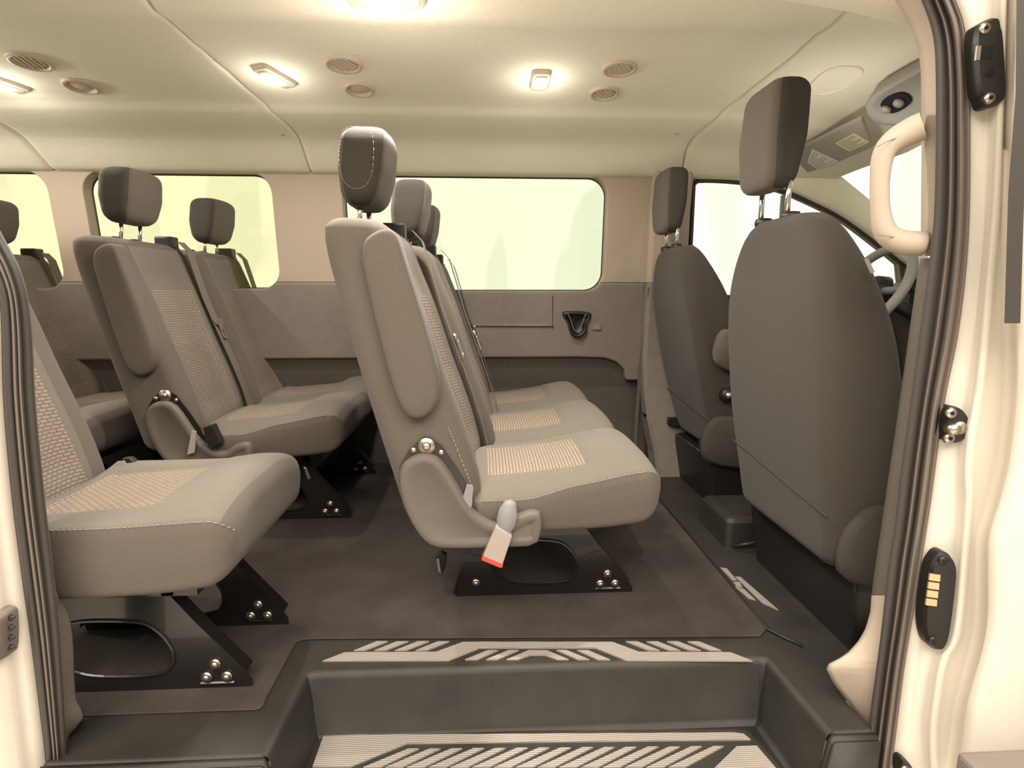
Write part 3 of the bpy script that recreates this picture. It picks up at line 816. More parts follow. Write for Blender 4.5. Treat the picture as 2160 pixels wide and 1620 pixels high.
def leg_mesh():
    def L(px, py): p = PY(px, py, LY); return (p.x+CX0, p.z)
    out = [(-.497, 0), (-.497, .018), (-.465, .115), (-.46, .27), (-.10, .27), (-.105, .145)]
    out = [(-.495, .0), (-.500, .02), (-.470, .125), (-.44, .27), (-.195, .27), (-.105, .150), (-.012, .038), (.0, .020), (.0, .0)]
    hole = [(-.385, .13), (-.40, .085), (-.365, .055), (-.32, .040), (-.21, .038), (-.165, .050), (-.152, .085), (-.165, .120), (-.19, .150), (-.22, .165), (-.34, .170), (-.375, .155)]
    bm = bmesh.new()
    plate(bm, out, [smooth2(hole)], lambda x, z: Vector((x, 0, z)), (0, .004, 0))
    # bent flanges: front slope, foot, rear edge
    def flange(a, b, wd, th=.004):
        a, b = Vector((a[0], 0, a[1])), Vector((b[0], 0, b[1])); d = (b-a).normalized(); nn = Vector((-d.z, 0, d.x))*th
        prism(bm, [a, b, b+nn, a+nn], (0, wd, 0))
    flange((-.105, .150), (-.012, .038), .035); flange((-.195, .27), (-.105, .150), .035); flange((-.500, .02), (-.470, .125), -.012)
    flange((-.470, .125), (-.44, .27), -.012); flange((.0, .0), (-.495, .0), .035)
    # rolled lip round the hole
    P = [Vector((x, -.001, z)) for x, z in smooth2(hole)]; tube(bm, P+P[:2], .004, 6, cap=False)
    tube(bm, [Vector((-.105, -.002, .018)), Vector((-.035, -.002, .018))], .0035, 6)
    return mesh(bm, ['blackmetal'], False)
def smooth2(P):
    return [(v.x, v.z) for v in smooth_closed([Vector((x, 0, z)) for x, z in P], 2)]
def boltm():
    bm = bmesh.new(); disc(bm, (0, 0, 0), (0, -1, 0), .0125, .004, 16, .0115); disc(bm, (0, -.004, 0), (0, -1, 0), .0085, .005, 12, .0065)
    return mesh(bm, ['steel'])
def crossbar_mesh(w):
    bm = bmesh.new(); tube(bm, [(-.14, -w/2, .245), (-.14, w/2, .245)], .014, 10); tube(bm, [(-.42, -w/2, .245), (-.42, w/2, .245)], .014, 10)
    box(bm, (-.44, -w/2, .235), (-.08, w/2, .262)); return mesh(bm, ['blackmetal'], False)
def strap_mesh():
    bm = bmesh.new(); P = [loc(px, py, 1.255) for px, py in [(988, 1032), (992, 1048), (990, 1066), (976, 1092), (966, 1080), (984, 1052)]]
    rows = []
    pts = smooth_open([Vector((x, 0, z)) for x, z in P], 1)
    for i, p in enumerate(pts):
        rows.append([p+Vector((0, -.012, 0)), p+Vector((0, .012, 0)), p+Vector((.002, .012, .001)), p+Vector((.002, -.012, .001))])
    loft(bm, rows); return mesh(bm, ['palep'])
def strap2_mesh():
    bm = bmesh.new(); A = [Vector((x, 0, z)) for x, z in [loc(px, py, 1.25) for px, py in [(984, 1030), (998, 1034), (995, 1075), (982, 1105), (962, 1092), (975, 1060)]]]
    prism(bm, A, (0, .003, 0)); return mesh(bm, ['greyp'], False)
def stalk_mesh():
    bm = bmesh.new(); A = [Vector((x, 0, z)) for x, z in [loc(px, py, 1.235) for px, py in [(1068, 1068), (1080, 1066), (1090, 1072), (1094, 1100), (1088, 1122), (1078, 1136), (1074, 1146), (1048, 1140), (1052, 1125), (1048, 1108), (1054, 1086)]]]
    c = sum(A, Vector())/len(A)
    loft(bm, [A, [p+Vector((0, -.012, 0)) for p in A], [lerp(p, c, .15)+Vector((0, -.018, 0)) for p in A]]); return mesh(bm, ['greyp'])
def buckle_mesh(which):
    pl = {'b': [(1048, 1120), (1082, 1140), (1060, 1205), (1017, 1190)], 'r': [(1017, 1187), (1020, 1183), (1062, 1200), (1060, 1207), (1055, 1207), (1016, 1191)]}[which]
    A = [Vector((x, 0, z)) for x, z in [loc(px, py, 1.225) for px, py in pl]]
    bm = bmesh.new(); prism(bm, A, (0, .024 if which == 'b' else .022, 0)); return mesh(bm, ['palep' if which == 'b' else 'red'], False)

def add(name, key, fn, parent, loc=(0, 0, 0), bev=None):
    o = mk(name, get(key, fn), parent, loc)
    if bev: bevel(o, bev)
    return o
def bench(name, x, y0, n, label, group, legs, back_dx=0., arm=True, belts=True, offs=None, heads=None, up=0., stitch=False):
    """y0: near edge of the cushions; n places"""
    pitch = .462
    t = empty(name, (x, y0+pitch*n/2, 0)); tag(t, label, 'seat', group)
    for i in range(n):
        yc = (i-(n-1)/2)*pitch
        ox, oz = (offs or [(0, 0)]*n)[i]; hx, hz = (heads or [(0, 0)]*n)[i]; bx = back_dx+ox
        if arm:
            c = add('cushion', 'cush', cush_mesh, t, (0, yc, up)); add('stitching', 'st-1', lambda: stitch_mesh(-1), c)
        else:
            c = add('cushion', 'cush2', lambda: cush_mesh(CS2), t, (0, yc, up)); add('stitching', 'st-2', lambda: stitch_mesh(-1, CS2), c)
        b = add('backrest', 'back', backrest_mesh, t, (bx, yc, up+oz))
        h = add('headrest', 'head', headrest_mesh, t, (bx+hx, yc, up+oz+hz))
        if stitch and i == 0: add('stitching', 'hst', headstitch_mesh, h)
        for s in (-1, 1):
            add('headrest_post', 'post', post_mesh, h, (0, s*.055, -hz))
            add('post_guide', 'guide', guide_mesh, b, (0, s*.055, 0))
        if belts:
            add('belt_retractor', 'retr', retractor_mesh, b, (0, .175, 0), .006)
            bl = add('seat_belt', 'belt', belt_mesh, t, (bx+.004, yc+.175, up+oz))
            add('latch_plate', 'latch', latchplate_mesh, bl, (0, 0, 0))
    ye = -pitch*n/2+.003
    if arm:
        a = add('armrest', 'arm', armrest_mesh, t, (back_dx, ye-.002, up))
    if arm: cv = add('side_cover', 'cover', cover_mesh, t, (0, ye-.010, up), .003)
    br = add('recliner_bracket', 'brk', bracket_mesh, t, (0, ye-.007, up))
    add('pivot_bolt', 'piv', pivot_mesh, br, (0, 0, 0))
    add('bolt', 'sb1', lambda: smallbolt_mesh(871, 952), br); add('bolt', 'sb2', lambda: smallbolt_mesh(930, 957), br)
    for ly in legs:
        lg = add('leg', 'leg', leg_mesh, t, (0, ly-(y0+pitch*n/2), 0))
        for bx, bz in ((-.072, .062), (-.092, .032), (-.050, .032), (-.44, .045)):
            add('bolt', 'bolt', boltm, lg, (bx, -.001, bz))
    w = max(legs)-min(legs)+.06
    cb = mk('seat_frame', crossbar_mesh(w), t, (0, sum((min(legs), max(legs)))/2-(y0+pitch*n/2), 0))
    return t, ye
G1 = 'two-tone taupe passenger bench seats'
A, ye = bench('bench_seat', .416, 1.295, 3, 'three-place taupe bench seat in the middle, a buckle hanging at its near side', G1, (1.475, 2.30), offs=[(0, 0), (.050, -.022), (.045, -.028)], heads=[(0, .006), (0, -.004), (0, -.008)], stitch=True)
add('lift_strap', 'strap2', strap2_mesh, A, (0, ye-.02, 0))
sk = add('buckle_stalk', 'stalk', stalk_mesh, A, (0, ye-.022, 0))
bk = add('belt_buckle', 'bkl', lambda: buckle_mesh('b'), A, (0, ye-.05, 0), .003); add('release_button', 'bkr', lambda: buckle_mesh('r'), bk, (0, -.001, 0))
bench('bench_seat', -.50, 1.91, 2, 'two-place taupe bench seat behind the three-place bench, against the far wall', G1, (2.056, 2.575), back_dx=-.045, offs=[(0, 0), (.025, -.01)], heads=[(.020, .018), (.060, .0)], up=.016)
C, _ = bench('bench_seat', -.50, 1.03, 1, 'single taupe seat nearest the left door post, in front of the two-place bench', G1, (1.13, 1.362), back_dx=-.045, arm=False, belts=False)
bench('bench_seat', -1.33, 1.87, 2, 'rearmost taupe bench seat, at the left edge behind the two-place bench', G1, (2.056, 2.575), back_dx=-.03)

# ============================================================ FRONT SEATS
def bucket():
    zr = [(.12, .095), (.3, .068), (.5, .035), (.7, .012), (.85, .0), (1.0, .004), (1.08, .02)]
    zf = [(.12, .13), (.25, .20), (.4, .215), (.55, .215), (.7, .195), (.85, .150), (.98, .105), (1.08, .08)]
    hw = [(.20, .225), (.25, .24), (.35, .247), (.5, .255), (.65, .257), (.75, .252), (.85, .235), (.93, .203), (.99, .160), (1.03, .11)]
    bm = bmesh.new(); rings = []
    zs = [.212, .219, .23]+[.24+.0205*k for k in range(39)]
    for z in zs: 
        s = 0
        if z > .98: s = .02*((z-.98)/.05)**2
        if z < .24: s = .022*((.24-z)/.035)**2
        rings.append(ring_back(z, s, sinterp(hw, z), .03 if .35 < z < .9 else .0, zr, zf, .045, .045))
    loft(bm, rings)
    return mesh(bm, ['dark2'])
def bucket_head():
    return headrest_mesh(.106, 1.085, 1.335, -.006, .088, .012, .14, True)
def bcush_mesh():
    bm = bmesh.new(); rings = []
    for k in range(20):
        x = .16+.5*k/19; e = max(0, (x-.58)/.08); s = .035*e*e
        P = []
        for xx, zz in rrect(-.24+s, .30, .24-s, .46-s*.7+.02*(k/19), .04, 5): P.append(Vector((x, xx, zz)))
        rings.append(P)
    loft(bm, rings); return mesh(bm, ['dark'])
def bpost_mesh():
    bm = bmesh.new(); disc(bm, (.050, 0, .99), (0, 0, 1), .007, .14, 12); return mesh(bm, ['chrome'])
def bguide_mesh():
    bm = bmesh.new(); rows = []
    for rx, ry, z in [(.020, .024, 1.01), (.023, .027, 1.022), (.02, .024, 1.032), (.01, .012, 1.034)]:
        rows.append([Vector((.050+rx*math.cos(a), ry*math.sin(a), z)) for a in [2*math.pi*k/16 for k in range(16)]])
    loft(bm, rows); return mesh(bm, ['black'])
def bseam_mesh():
    bm = bmesh.new()
    pts = [Vector((.028-(.0), y, z)) for y, z in [(.24, .40), (.1, .385), (-.08, .36), (-.235, .345)]]
    zr = [(.12, .095), (.3, .068), (.5, .035), (.7, .012)]
    pts = [Vector((sinterp(zr, p.z)-.0005, p.y, p.z)) for p in pts]
    tube(bm, smooth_open(pts, 2), .0018, 5); return mesh(bm, ['char'])
def ped_mesh():
    bm = bmesh.new()
    rows = [[Vector((x, y, z)) for x, y in rrect(.14+ins, -.235+ins, .62, .28-ins, .012, 3)] for z, ins in [(.0, .02), (.16, .0), (.188, .0), (.196, .006), (.20, .02)]]
    loft(bm, rows); box(bm, (.22, -.2, .20), (.6, .2, .30)); return mesh(bm, ['black'], False)
def ledge_mesh():
    bm = bmesh.new(); tube(bm, [(.141, -.22, .198), (.141, .265, .198)], .0022, 6); return mesh(bm, ['chrome'])
def rail_mesh():
    bm = bmesh.new(); box(bm, (.12, -.02, .235), (.66, .02, .262)); box(bm, (.10, -.012, .24), (.64, .012, .275)); return mesh(bm, ['black'], False)
def bshield_mesh():
    bm = bmesh.new(); O = smooth_closed([Vector((x, 0, z)) for x, z in [(.10, .18), (.08, .28), (.12, .37), (.20, .38), (.40, .30), (.62, .30), (.64, .20), (.40, .16)]], 2)
    c = sum(O, Vector())/len(O); loft(bm, [O, [p+Vector((0, -.02, 0)) for p in O], [lerp(p, c, .1)+Vector((0, -.03, 0)) for p in O]]); return mesh(bm, ['char'])
def label_mesh():
    bm = bmesh.new(); pts = [Vector((.0, 0, .83)), Vector((.028, 0, .755))]
    prism(bm, [Vector((.045, -.2485, .845)), Vector((.055, -.2485, .845)), Vector((.070, -.2605, .77)), Vector((.060, -.2605, .77))], (0, -.003, 0)); return mesh(bm, ['thread'], False)
def front_seat(name, x, yc, label, sheet, lean=0.):
    t = empty(name, (x, yc, 0)); tag(t, label, 'seat')
    b = add('backrest', 'bk', bucket, t); h = add('headrest', 'bh', bucket_head, t, (-.014, .065, sheet+.007)); b.rotation_euler.y = -lean; b.location.x = lean*.95
    for s in (-1, 1): add('headrest_post', 'bp', bpost_mesh, h, (0, s*.066-.01, -sheet)); add('post_guide', 'bg', bguide_mesh, b, (-.005, .055+s*.066, 0))
    add('cushion', 'bc', bcush_mesh, t); add('seam', 'bs', bseam_mesh, b)
    p = add('pedestal', 'pd', ped_mesh, t, bev=.004); add('edge_strip', 'le', ledge_mesh, p)
    for s in (-1, 1): add('slide_rail', 'rl', rail_mesh, t, (0, s*.19, 0), .003)
    add('side_shield', 'bsh', bshield_mesh, t, (0, -.235, 0))
    return t
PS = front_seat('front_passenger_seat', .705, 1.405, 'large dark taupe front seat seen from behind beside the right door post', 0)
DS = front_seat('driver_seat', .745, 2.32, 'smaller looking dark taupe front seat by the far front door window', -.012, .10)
bm = bmesh.new(); disc(bm, (.10, -.262, .62), (0, -1, 0), .03, .03, 20, .024)
# inboard armrests
def iarm():
    bm = bmesh.new(); O = smooth_closed([Vector((x, 0, z)) for x, z in [(.10, .60), (.12, .70), (.17, .71), (.22, .60), (.21, .56), (.15, .55)]], 2); c = sum(O, Vector())/len(O)
    loft(bm, [O, [p+Vector((0, -.045, 0)) for p in O], [lerp(p, c, .12)+Vector((0, -.055, 0)) for p in O]]); return mesh(bm, ['dark'])
mk('armrest', iarm(), DS, (0, -.245, 0))
bm = bmesh.new(); disc(bm, (0, 0, 0), (0, -1, 0), .028, .03, 20, .024); mk('recliner_knob', mesh(bm, ['black']), DS, (.17, -.25, .46))
bm = bmesh.new(); disc(bm, (0, 0, 0), (0, -1, 0), .014, .036, 20, .012); mk('recliner_cap', mesh(bm, ['steel']), DS, (.17, -.252, .46))

# ============================================================ COCKPIT
def cockpit():
    # far front door: panel and window frame
    up = [(.935, 1.368), (1.15, 1.366), (1.35, 1.338), (1.58, 1.247), (1.70, 1.185), (1.9, 1.05), (2.08, .92), (2.25, .84)]
    bm = bmesh.new()
    P = smooth_open([Vector((x, 0, z)) for x, z in up], 2)
    hole = [(.955, .80), (.955, 1.27)]
    hole = [(p.x, p.z-.03) for p in P if .97 < p.x < 2.0]
    hole = [(.958, .82), (.958, hole[0][1]-.02), (.975, hole[0][1]-.003)]+hole[1:]+[(2.0, .82)]
    outer = [(.93, -.01), (.93, 1.40)]+[(p.x, p.z+.05) for p in P if p.x > .95]+[(2.5, .93), (2.5, -.01)]
    plate(bm, outer, [hole], lambda x, z: Vector((x, 2.64, z)), (0, .04, 0))
    d = tag(mk('door_1', mesh(bm, ['panel'], False)), kind='structure')
    bm = bmesh.new(); Q = [Vector((x, 2.632, z)) for x, z in hole]; tube(bm, Q+[Q[0]], .009, 8, cap=False); mk('door_seal', mesh(bm, ['rub']), d)
    bm = bmesh.new(); plate(bm, hole, [], lambda x, z: Vector((x, 2.665, z)), (0, .004, 0)); tag(mk('window_4', mesh(bm, ['glass3'], False)), kind='structure')
    # quarter light bar
    a = PY(1657, 410, 2.64); bm = bmesh.new(); box(bm, (a.x-.012, 2.63, .82), (a.x+.016, 2.66, 1.28)); mk('quarter_light_bar', mesh(bm, ['panel'], False), d)
    # roof side rail trim above door, sweeping into the A pillar
    bm = bmesh.new(); rows = []
    rail = [(.935, 1.352, 2.60), (1.15, 1.350, 2.60), (1.35, 1.322, 2.60), (1.58, 1.230, 2.60), (1.70, 1.168, 2.60), (1.9, 1.035, 2.60), (2.08, .91, 2.60), (2.3, .82, 2.6)]
    PR = smooth_open([Vector((x, y, z)) for x, z, y in rail], 2)
    for p in PR:
        tz = interp([(.93, 1.352), (1.2, 1.36), (1.4, 1.385), (1.6, 1.372), (1.8, 1.232), (2.0, 1.062), (2.2, .90), (2.4, .82)], p.x); tz = max(tz, p.z+.01)
        rows.append([p+Vector((0, .03, -.010)), p+Vector((0, -.002, -.006)), p+Vector((0, -.012, .004)), Vector((p.x, 2.585, lerp(p.z, tz, .4))), Vector((p.x, 2.59, lerp(p.z, tz, .8))), Vector((p.x, 2.602, tz)), Vector((p.x, 2.66, tz+.01))])
    loft(bm, rows); tag(mk('trim_8', mesh(bm, ['head'])), kind='structure')
    # windscreen
    wt = Vector((1.66, 0, 1.52)); wb = Vector((2.40, 0, .93))
    bm = bmesh.new(); prism(bm, [(1.57, 1.05, 1.41), (1.57, 2.60, 1.41), (2.28, 2.72, .84), (2.28, 1.0, .84)], (.006, 0, .008)); tag(mk('window_5', mesh(bm, ['glass3'], False)), kind='structure')
    # A pillar inner trim lower light piece with grab handle
    # header trim between roof and screen
    bm = bmesh.new(); rows = []
    for y in (1.0, 2.60):
        rows.append([(1.585, y, 1.41), (1.60, y, 1.380), (1.615, y, 1.378), (1.625, y, 1.39), (1.70, y, 1.55), (1.60, y, 1.62)])
    loft(bm, rows); tag(mk('trim_9', mesh(bm, ['head'])), kind='structure')
    # dashboard
    bm = bmesh.new(); rows = []
    for y in (1.02, 1.3, 1.8, 2.05, 2.15, 2.45, 2.55, 2.62):
        hgt = .90+(.05 if 2.1 < y < 2.5 else 0)
        rows.append([(2.44, y, .93), (2.2, y, .93), (2.0, y, hgt), (1.93, y, hgt-.015), (1.90, y, .84), (1.95, y, .70), (2.02, y, .45), (2.1, y, .30), (2.44, y, .30)])
    loft(bm, rows); t = empty('dashboard', (2.1, 1.85, .0)); o = bevel(mk('fascia', mesh(bm, ['dash'], False), t, (-2.1, -1.85, 0)), .01, 3)
    bm = bmesh.new(); box(bm, (1.895, 2.16, .78), (1.91, 2.46, .90)); mk('instrument_cluster', mesh(bm, ['hole'], False), t, (-2.1, -1.85, 0))
    bm = bmesh.new(); box(bm, (1.888, 1.66, .74), (1.905, 1.95, .86)); mk('centre_screen', mesh(bm, ['hole'], False), t, (-2.1, -1.85, 0))
    tag(t, 'grey dashboard in front of the steering wheel', 'dashboard')
cockpit()
def steering():
    c = Vector((1.60, 2.30, .855)); t = empty('steering_wheel', c); n = Vector((-.88, 0, .47)).normalized(); u = Vector((0, 1, 0)); v = n.cross(u).normalized()
    if v.z < 0: v = -v
    bm = bmesh.new(); P = [u*math.cos(a)*.19+v*math.sin(a)*.185 for a in [2*math.pi*k/48 for k in range(50)]]; tube(bm, P, .019, 12, cap=False); mk('rim', mesh(bm, ['rim']), t)
    bm = bmesh.new(); disc(bm, -n*.035, n, .075, .035, 28, .06); mk('hub', mesh(bm, ['black']), t)
    for a in (0, 180, 270):
        d = u*math.cos(math.radians(a))+v*math.sin(math.radians(a)); bm = bmesh.new(); tube(bm, [d*.06-n*.02, d*.12-n*.015, d*.18], [.018, .015, .012], 8); mk('spoke', mesh(bm, ['greyp']), t)
    bm = bmesh.new(); tube(bm, [-n*.03, -n*.345], .03, 12); mk('column', mesh(bm, ['black']), t)
    bm = bmesh.new(); tube(bm, [-n*.06+Vector((0, -.05, 0)), -n*.05+Vector((0, -.19, .02))], [.008, .010], 8); mk('stalk', mesh(bm, ['black']), t)
    tag(t, 'grey leather steering wheel glimpsed right of the near front seat', 'steering wheel')
steering()
def visor():
    X = 1.52
    P = [PX(1700, 305, 1.50), PX(1838, 243, 1.50), PX(1850, 268, 1.545), PX(1838, 320, 1.60), PX(1766, 350, 1.62), PX(1745, 364, 1.63), PX(1700, 352, 1.60)]
    bm = bmesh.new(); P = [PX(1690, 312, 1.29), PX(1790, 262, 1.29), PX(1815, 252, 1.29), PX(1840, 312, 1.44), PX(1775, 345, 1.44), PX(1735, 362, 1.44), PX(1690, 350, 1.44)]
    n = (P[1]-P[0]).cross(P[3]-P[0]).normalized()
    if n.z > 0: n = -n
    # flatten on a plane
    p0 = P[0]; P = [p-n*(p-p0).dot(n) for p in P]
    t = empty('sun_visor', P[0]); o = bevel(mk('visor_panel', (prism(bm, [p-p0-n*.016 for p in P], n*.016), mesh(bm, ['visor'], False))[1], t), .006, 3)
    def lab(pts, m, name, lb):
        def hit(px, py):
            X, Y, z = ray(px, py); d = Vector((X, Y, z)); o = Vector((0, 0, H)); tt = (p0-o).dot(n)/d.dot(n); return o+d*tt
        Q = [hit(*q) for q in pts]; bm = bmesh.new(); prism(bm, [q-p0+n*.0003 for q in Q], n*.0008)
        l = mk(name, mesh(bm, [m], False), t); tag(l, lb)
        bm = bmesh.new()
        for k in range(1, 8):
            a, b = lerp(Q[0], Q[3], k/8), lerp(Q[1], Q[2], k/8); a2, b2 = lerp(a, b, .08), lerp(a, b, .9 if k % 3 else .6); w = (Q[3]-Q[0])*.022
            prism(bm, [q-p0+n*.0011 for q in (a2-w, b2-w, b2+w, a2+w)], n*.0004)
        mk('print', mesh(bm, ['ink'], False), l)
    lab([(1762, 302), (1802, 281), (1834, 299), (1792, 319)], 'ylabel', 'warning_label', 'yellow warning sticker')
    lab([(1703, 342), (1713, 314), (1769, 340), (1725, 357)], 'wlabel', 'warning_label', 'white warning sticker')
    tag(t, 'grey sun visor with two printed stickers above the windscreen', 'sun visor')
visor()
def console():
    # overhead console at the roof front, seen past the near pillar
    t = None
    D0 = 1.42
    O = [PX(*p, d) for p, d in [((1806, 216), 1.25), ((1942, 138), 1.25), ((2010, 105), 1.25), ((2010, 240), 1.37), ((1866, 276), 1.37)]]
    p0 = O[0]; n = (O[1]-p0).cross(O[4]-p0).normalized()
    if n.z > 0: n = -n
    O = [p-n*(p-p0).dot(n) for p in O]; c = sum(O, Vector())/5
    t = empty('overhead_console', c); bm = bmesh.new(); Q = smooth_closed([p-c for p in O], 2)
    loft(bm, [[p-n*.05 for p in Q], [p+n*.0 for p in Q], [p*.93+n*.012 for p in Q], [p*.80+n*.012 for p in Q], [p*.74+n*.004 for p in Q]]); mk('shell', mesh(bm, ['console']), t)
    def hit(px, py, off=0):
        X, Y, z = ray(px, py); d = Vector((X, Y, z)); o = Vector((0, 0, H)); tt = (c+n*off-o).dot(n)/d.dot(n); return o+d*tt-c
    bm = bmesh.new(); R = smooth_closed([hit(*q, .006) for q in [(1850, 215), (1905, 188), (1932, 214), (1878, 244)]], 2); prism(bm, R, n*.004); mk('recess', mesh(bm, ['hole'], False), t)
    for px, py in ((1870, 229), (1897, 215)):
        bm = bmesh.new(); q = hit(px, py, .012); disc(bm, q, n, .016, .010, 18, .014); mk('spotlight_lens', mesh(bm, ['palep']), t)
    tag(t, 'grey overhead console with two round map lights behind the near door post', 'overhead console')
console()

# ============================================================ NEAR DOOR OPENING (right and left posts)
DS_ = .965
SL = [(0, 1943), (45, 1960), (90, 1970), (140, 1973), (225, 1974), (400, 1972), (500, 1966), (690, 1941), (842, 1921), (994, 1900), (1108, 1887), (1191, 1874), (1344, 1857), (1536, 1831), (1640, 1818)]
SR = [(0, 2013), (45, 2030), (120, 2040), (225, 2045), (500, 2042), (690, 2022), (853, 1990), (1050, 1963), (1155, 1947), (1261, 1931), (1402, 1907), (1542, 1889), (1640, 1877)]
TR = [(0, 1886), (53, 1921), (105, 1937), (150, 1942), (260, 1944), (545, 1942), (560, 1938), (690, 1919), (785, 1906), (918, 1887), (1031, 1870), (1115, 1858), (1214, 1843), (1256, 1838), (1290, 1836), (1325, 1826), (1350, 1812), (1375, 1790), (1390, 1768), (1400, 1748), (1408, 1741), (1440, 1757), (1490, 1795), (1540, 1828), (1640, 1815)]
RG = [(0, 2112), (200, 2106), (400, 2098), (500, 2091), (803, 2062), (917, 2043), (993, 2036), (1050, 2038), (1190, 2028), (1349, 2010), (1387, 1986), (1472, 1970), (1542, 1963), (1640, 1966)]
EX = [(0, 2143), (300, 2137), (600, 2141), (750, 2146), (850, 2143), (960, 2130), (1050, 2110), (1130, 2086), (1200, 2083), (1300, 2081), (1370, 2070), (1480, 2040), (1550, 2030), (1640, 2018)]
def colx(tab, d, dy=0):       # vertical curve at distance d from a table of pixel rows
    return lambda py: PY(sinterp(tab, py), py, d)
rowsy = [-40, -15]+list(range(0, 1660, 20))
def ext(tab, py):
    if py >= 0: return (interp if tab is TR else sinterp)(tab, py)
    s = (tab[1][1]-tab[0][1])/(tab[1][0]-tab[0][0]); return tab[0][1]+s*py*1.2
def strip(name, edges, m, kindd='structure', smooth=True, rows=rowsy, parent=None):
    """edges: list of (table, pixel offset, depth)"""
    bm = bmesh.new(); R = []
    for py in rows: R.append([PY(ext(tb, py)+dx, py, d) for tb, dx, d in edges])
    loft(bm, R, closed=False); o = mk(name, mesh(bm, [m], smooth), parent)
    if parent is None: tag(o, kind=kindd)
    return o
# rubber seal: ribbed section across, built as one sweep
def seal(name, SLt, SRt, rows, right=True):
    t = empty(name, (.72 if right else -.76, DS_, .6))
    bm = bmesh.new(); R = []
    prof = [(0, .03), (.0, .0), (.30, -.002), (.34, .008), (.38, -.006), (.44, -.010), (.50, -.006), (.545, .006), (.59, -.004), (.64, -.014), (.72, -.018), (.80, -.014), (.86, .0), (.89, .004), (.93, -.004), (1.0, -.006), (1.0, .02)]
    for py in rows:
        a, b = ext(SLt, py), ext(SRt, py)
        R.append([PY(lerp(a, b, s if right else s), py, DS_+d)-t.location for s, d in prof])
    n = len(prof)
    V = loft(bm, R, closed=False)
    for i, f in enumerate(bm.faces):
        s = (i % (n-1))/(n-1); f.material_index = 1 if (s > .62 or .25 < s < .4) else 0
    mk('rubber_lip', mesh(bm, ['rub', 'rubl']), t)
    tag(t, ('black and grey ribbed rubber door seal on the right door post' if right else 'black and grey ribbed rubber door seal on the left door post'), 'door seal', )
    return t
seal('door_seal', SL, SR, rowsy)
# pillar trims right: tan above, grey below
ru = [-40, -20]+list(range(0, 550, 15))
strip('trim_10', [(TR, 0, 1.10), (TR, 2, 1.03), (TR, 12, 1.005), (SL, 2, .985), (SL, 6, .975)], 'tan', rows=ru)
strip('trim_11', [(TR, 0, 1.10), (TR, 2, 1.03), (TR, 10, 1.005), (SL, 2, .985), (SL, 6, .975)], 'cover', rows=list(range(545, 1260, 15))+[1256])
strip('trim_12', [(TR, 0, 1.03), (TR, 3, 1.01), (TR, 12, 1.0), (SL, 2, .985), (SL, 6, .975)], 'tan', rows=list(range(1256, 1660, 12)))
# painted jamb right
strip('wall_near_post', [(SR, -4, .985), (SR, 3, .965), (SR, 30, .960), (RG, -16, .955), (RG, -4, .938), (RG, 6, .930), (RG, 16, .938), (EX, -30, .945), (EX, -6, .93), (EX, 0, .90), (EX, 3, .885), (EX, 40, .870), (EX, 160, .868), (EX, 300, .89)], 'white')
def right_hw():
    # dark applique
    bm = bmesh.new(); R = []
    for py in list(range(-30, 690, 20))+[682]:
        a = interp([(0, 2144), (200, 2142), (400, 2127), (690, 2118)], py); R.append([PY(a, py, .864), PY(a+34, py, .862), PY(a+34, py, .872), PY(a, py, .874)])
    loft(bm, R); tag(mk('black_post_strip', mesh(bm, ['rub'], False)), 'dark vertical strip on the white body at the upper right edge', 'body trim')
    # running board
    bm = bmesh.new(); a = PY(2022, 1588, .84); box(bm, (a.x, .62, a.z-.12), (a.x+.8, .845, a.z)); tag(bevel(mk('running_board', mesh(bm, ['rail'], False)), .008), 'grey rocker cladding at the bottom right corner outside the body', 'running board')
right_hw()
def hw_plate(name, O, d, th, m, label, cat, inner):
    pts = [PY(x, y, d) for x, y in O]; c = sum(pts, Vector())/len(pts); t = empty(name, c)
    bm = bmesh.new(); Q = smooth_closed([p-c for p in pts], 2); loft(bm, [[p+Vector((0, .018, 0)) for p in Q], Q, [p*.94+Vector((0, -th, 0)) for p in Q]])
    mk('base_plate', mesh(bm, [m], False), t)
    for nm, px, py, r, mm, dd in inner:
        bm = bmesh.new(); q = PY(px, py, d-th-.0005)-c; disc(bm, q+Vector((0, .002, 0)), (0, -1, 0), r, .002+dd, 18, r*.85); b = mk(nm, mesh(bm, [mm]), t)
        if nm == 'bolt' or nm == 'screw':
            bm = bmesh.new(); disc(bm, q+Vector((0, -dd, 0)), (0, -1, 0), r*.4, .001, 6); mk('socket', mesh(bm, ['hole'], False), b)
    tag(t, label, cat); return t, c
lt, c = hw_plate('latch_bracket', [(2056, 62), (2060, 52), (2092, 36), (2100, 42), (2102, 62), (2106, 64), (2114, 182), (2112, 215), (2104, 223), (2078, 230), (2070, 220), (2068, 205), (2060, 200), (2052, 92)], .935, .008, 'black',
   'black latch bracket with two bolts, upper right on the white post', 'latch',
   [('bolt', 2077, 60, .009, 'steel', .003), ('bolt', 2087, 207, .009, 'steel', .003), ('round_socket', 2087, 152, .009, 'hole', .0004)])
bm = bmesh.new(); q0, q1 = PY(2068, 96, .9262)-c, PY(2092, 124, .9262)-c; box(bm, (q0.x, q0.y, q1.z), (q1.x, q0.y+.003, q0.z)); mk('square_socket', mesh(bm, ['hole'], False), lt)
bm = bmesh.new(); q0, q1 = PY(2062, 96, .925)-c, PY(2067, 127, .925)-c; box(bm, (q0.x, q0.y, q1.z), (q1.x, q0.y+.003, q0.z)); mk('catch', mesh(bm, ['steel'], False), lt)
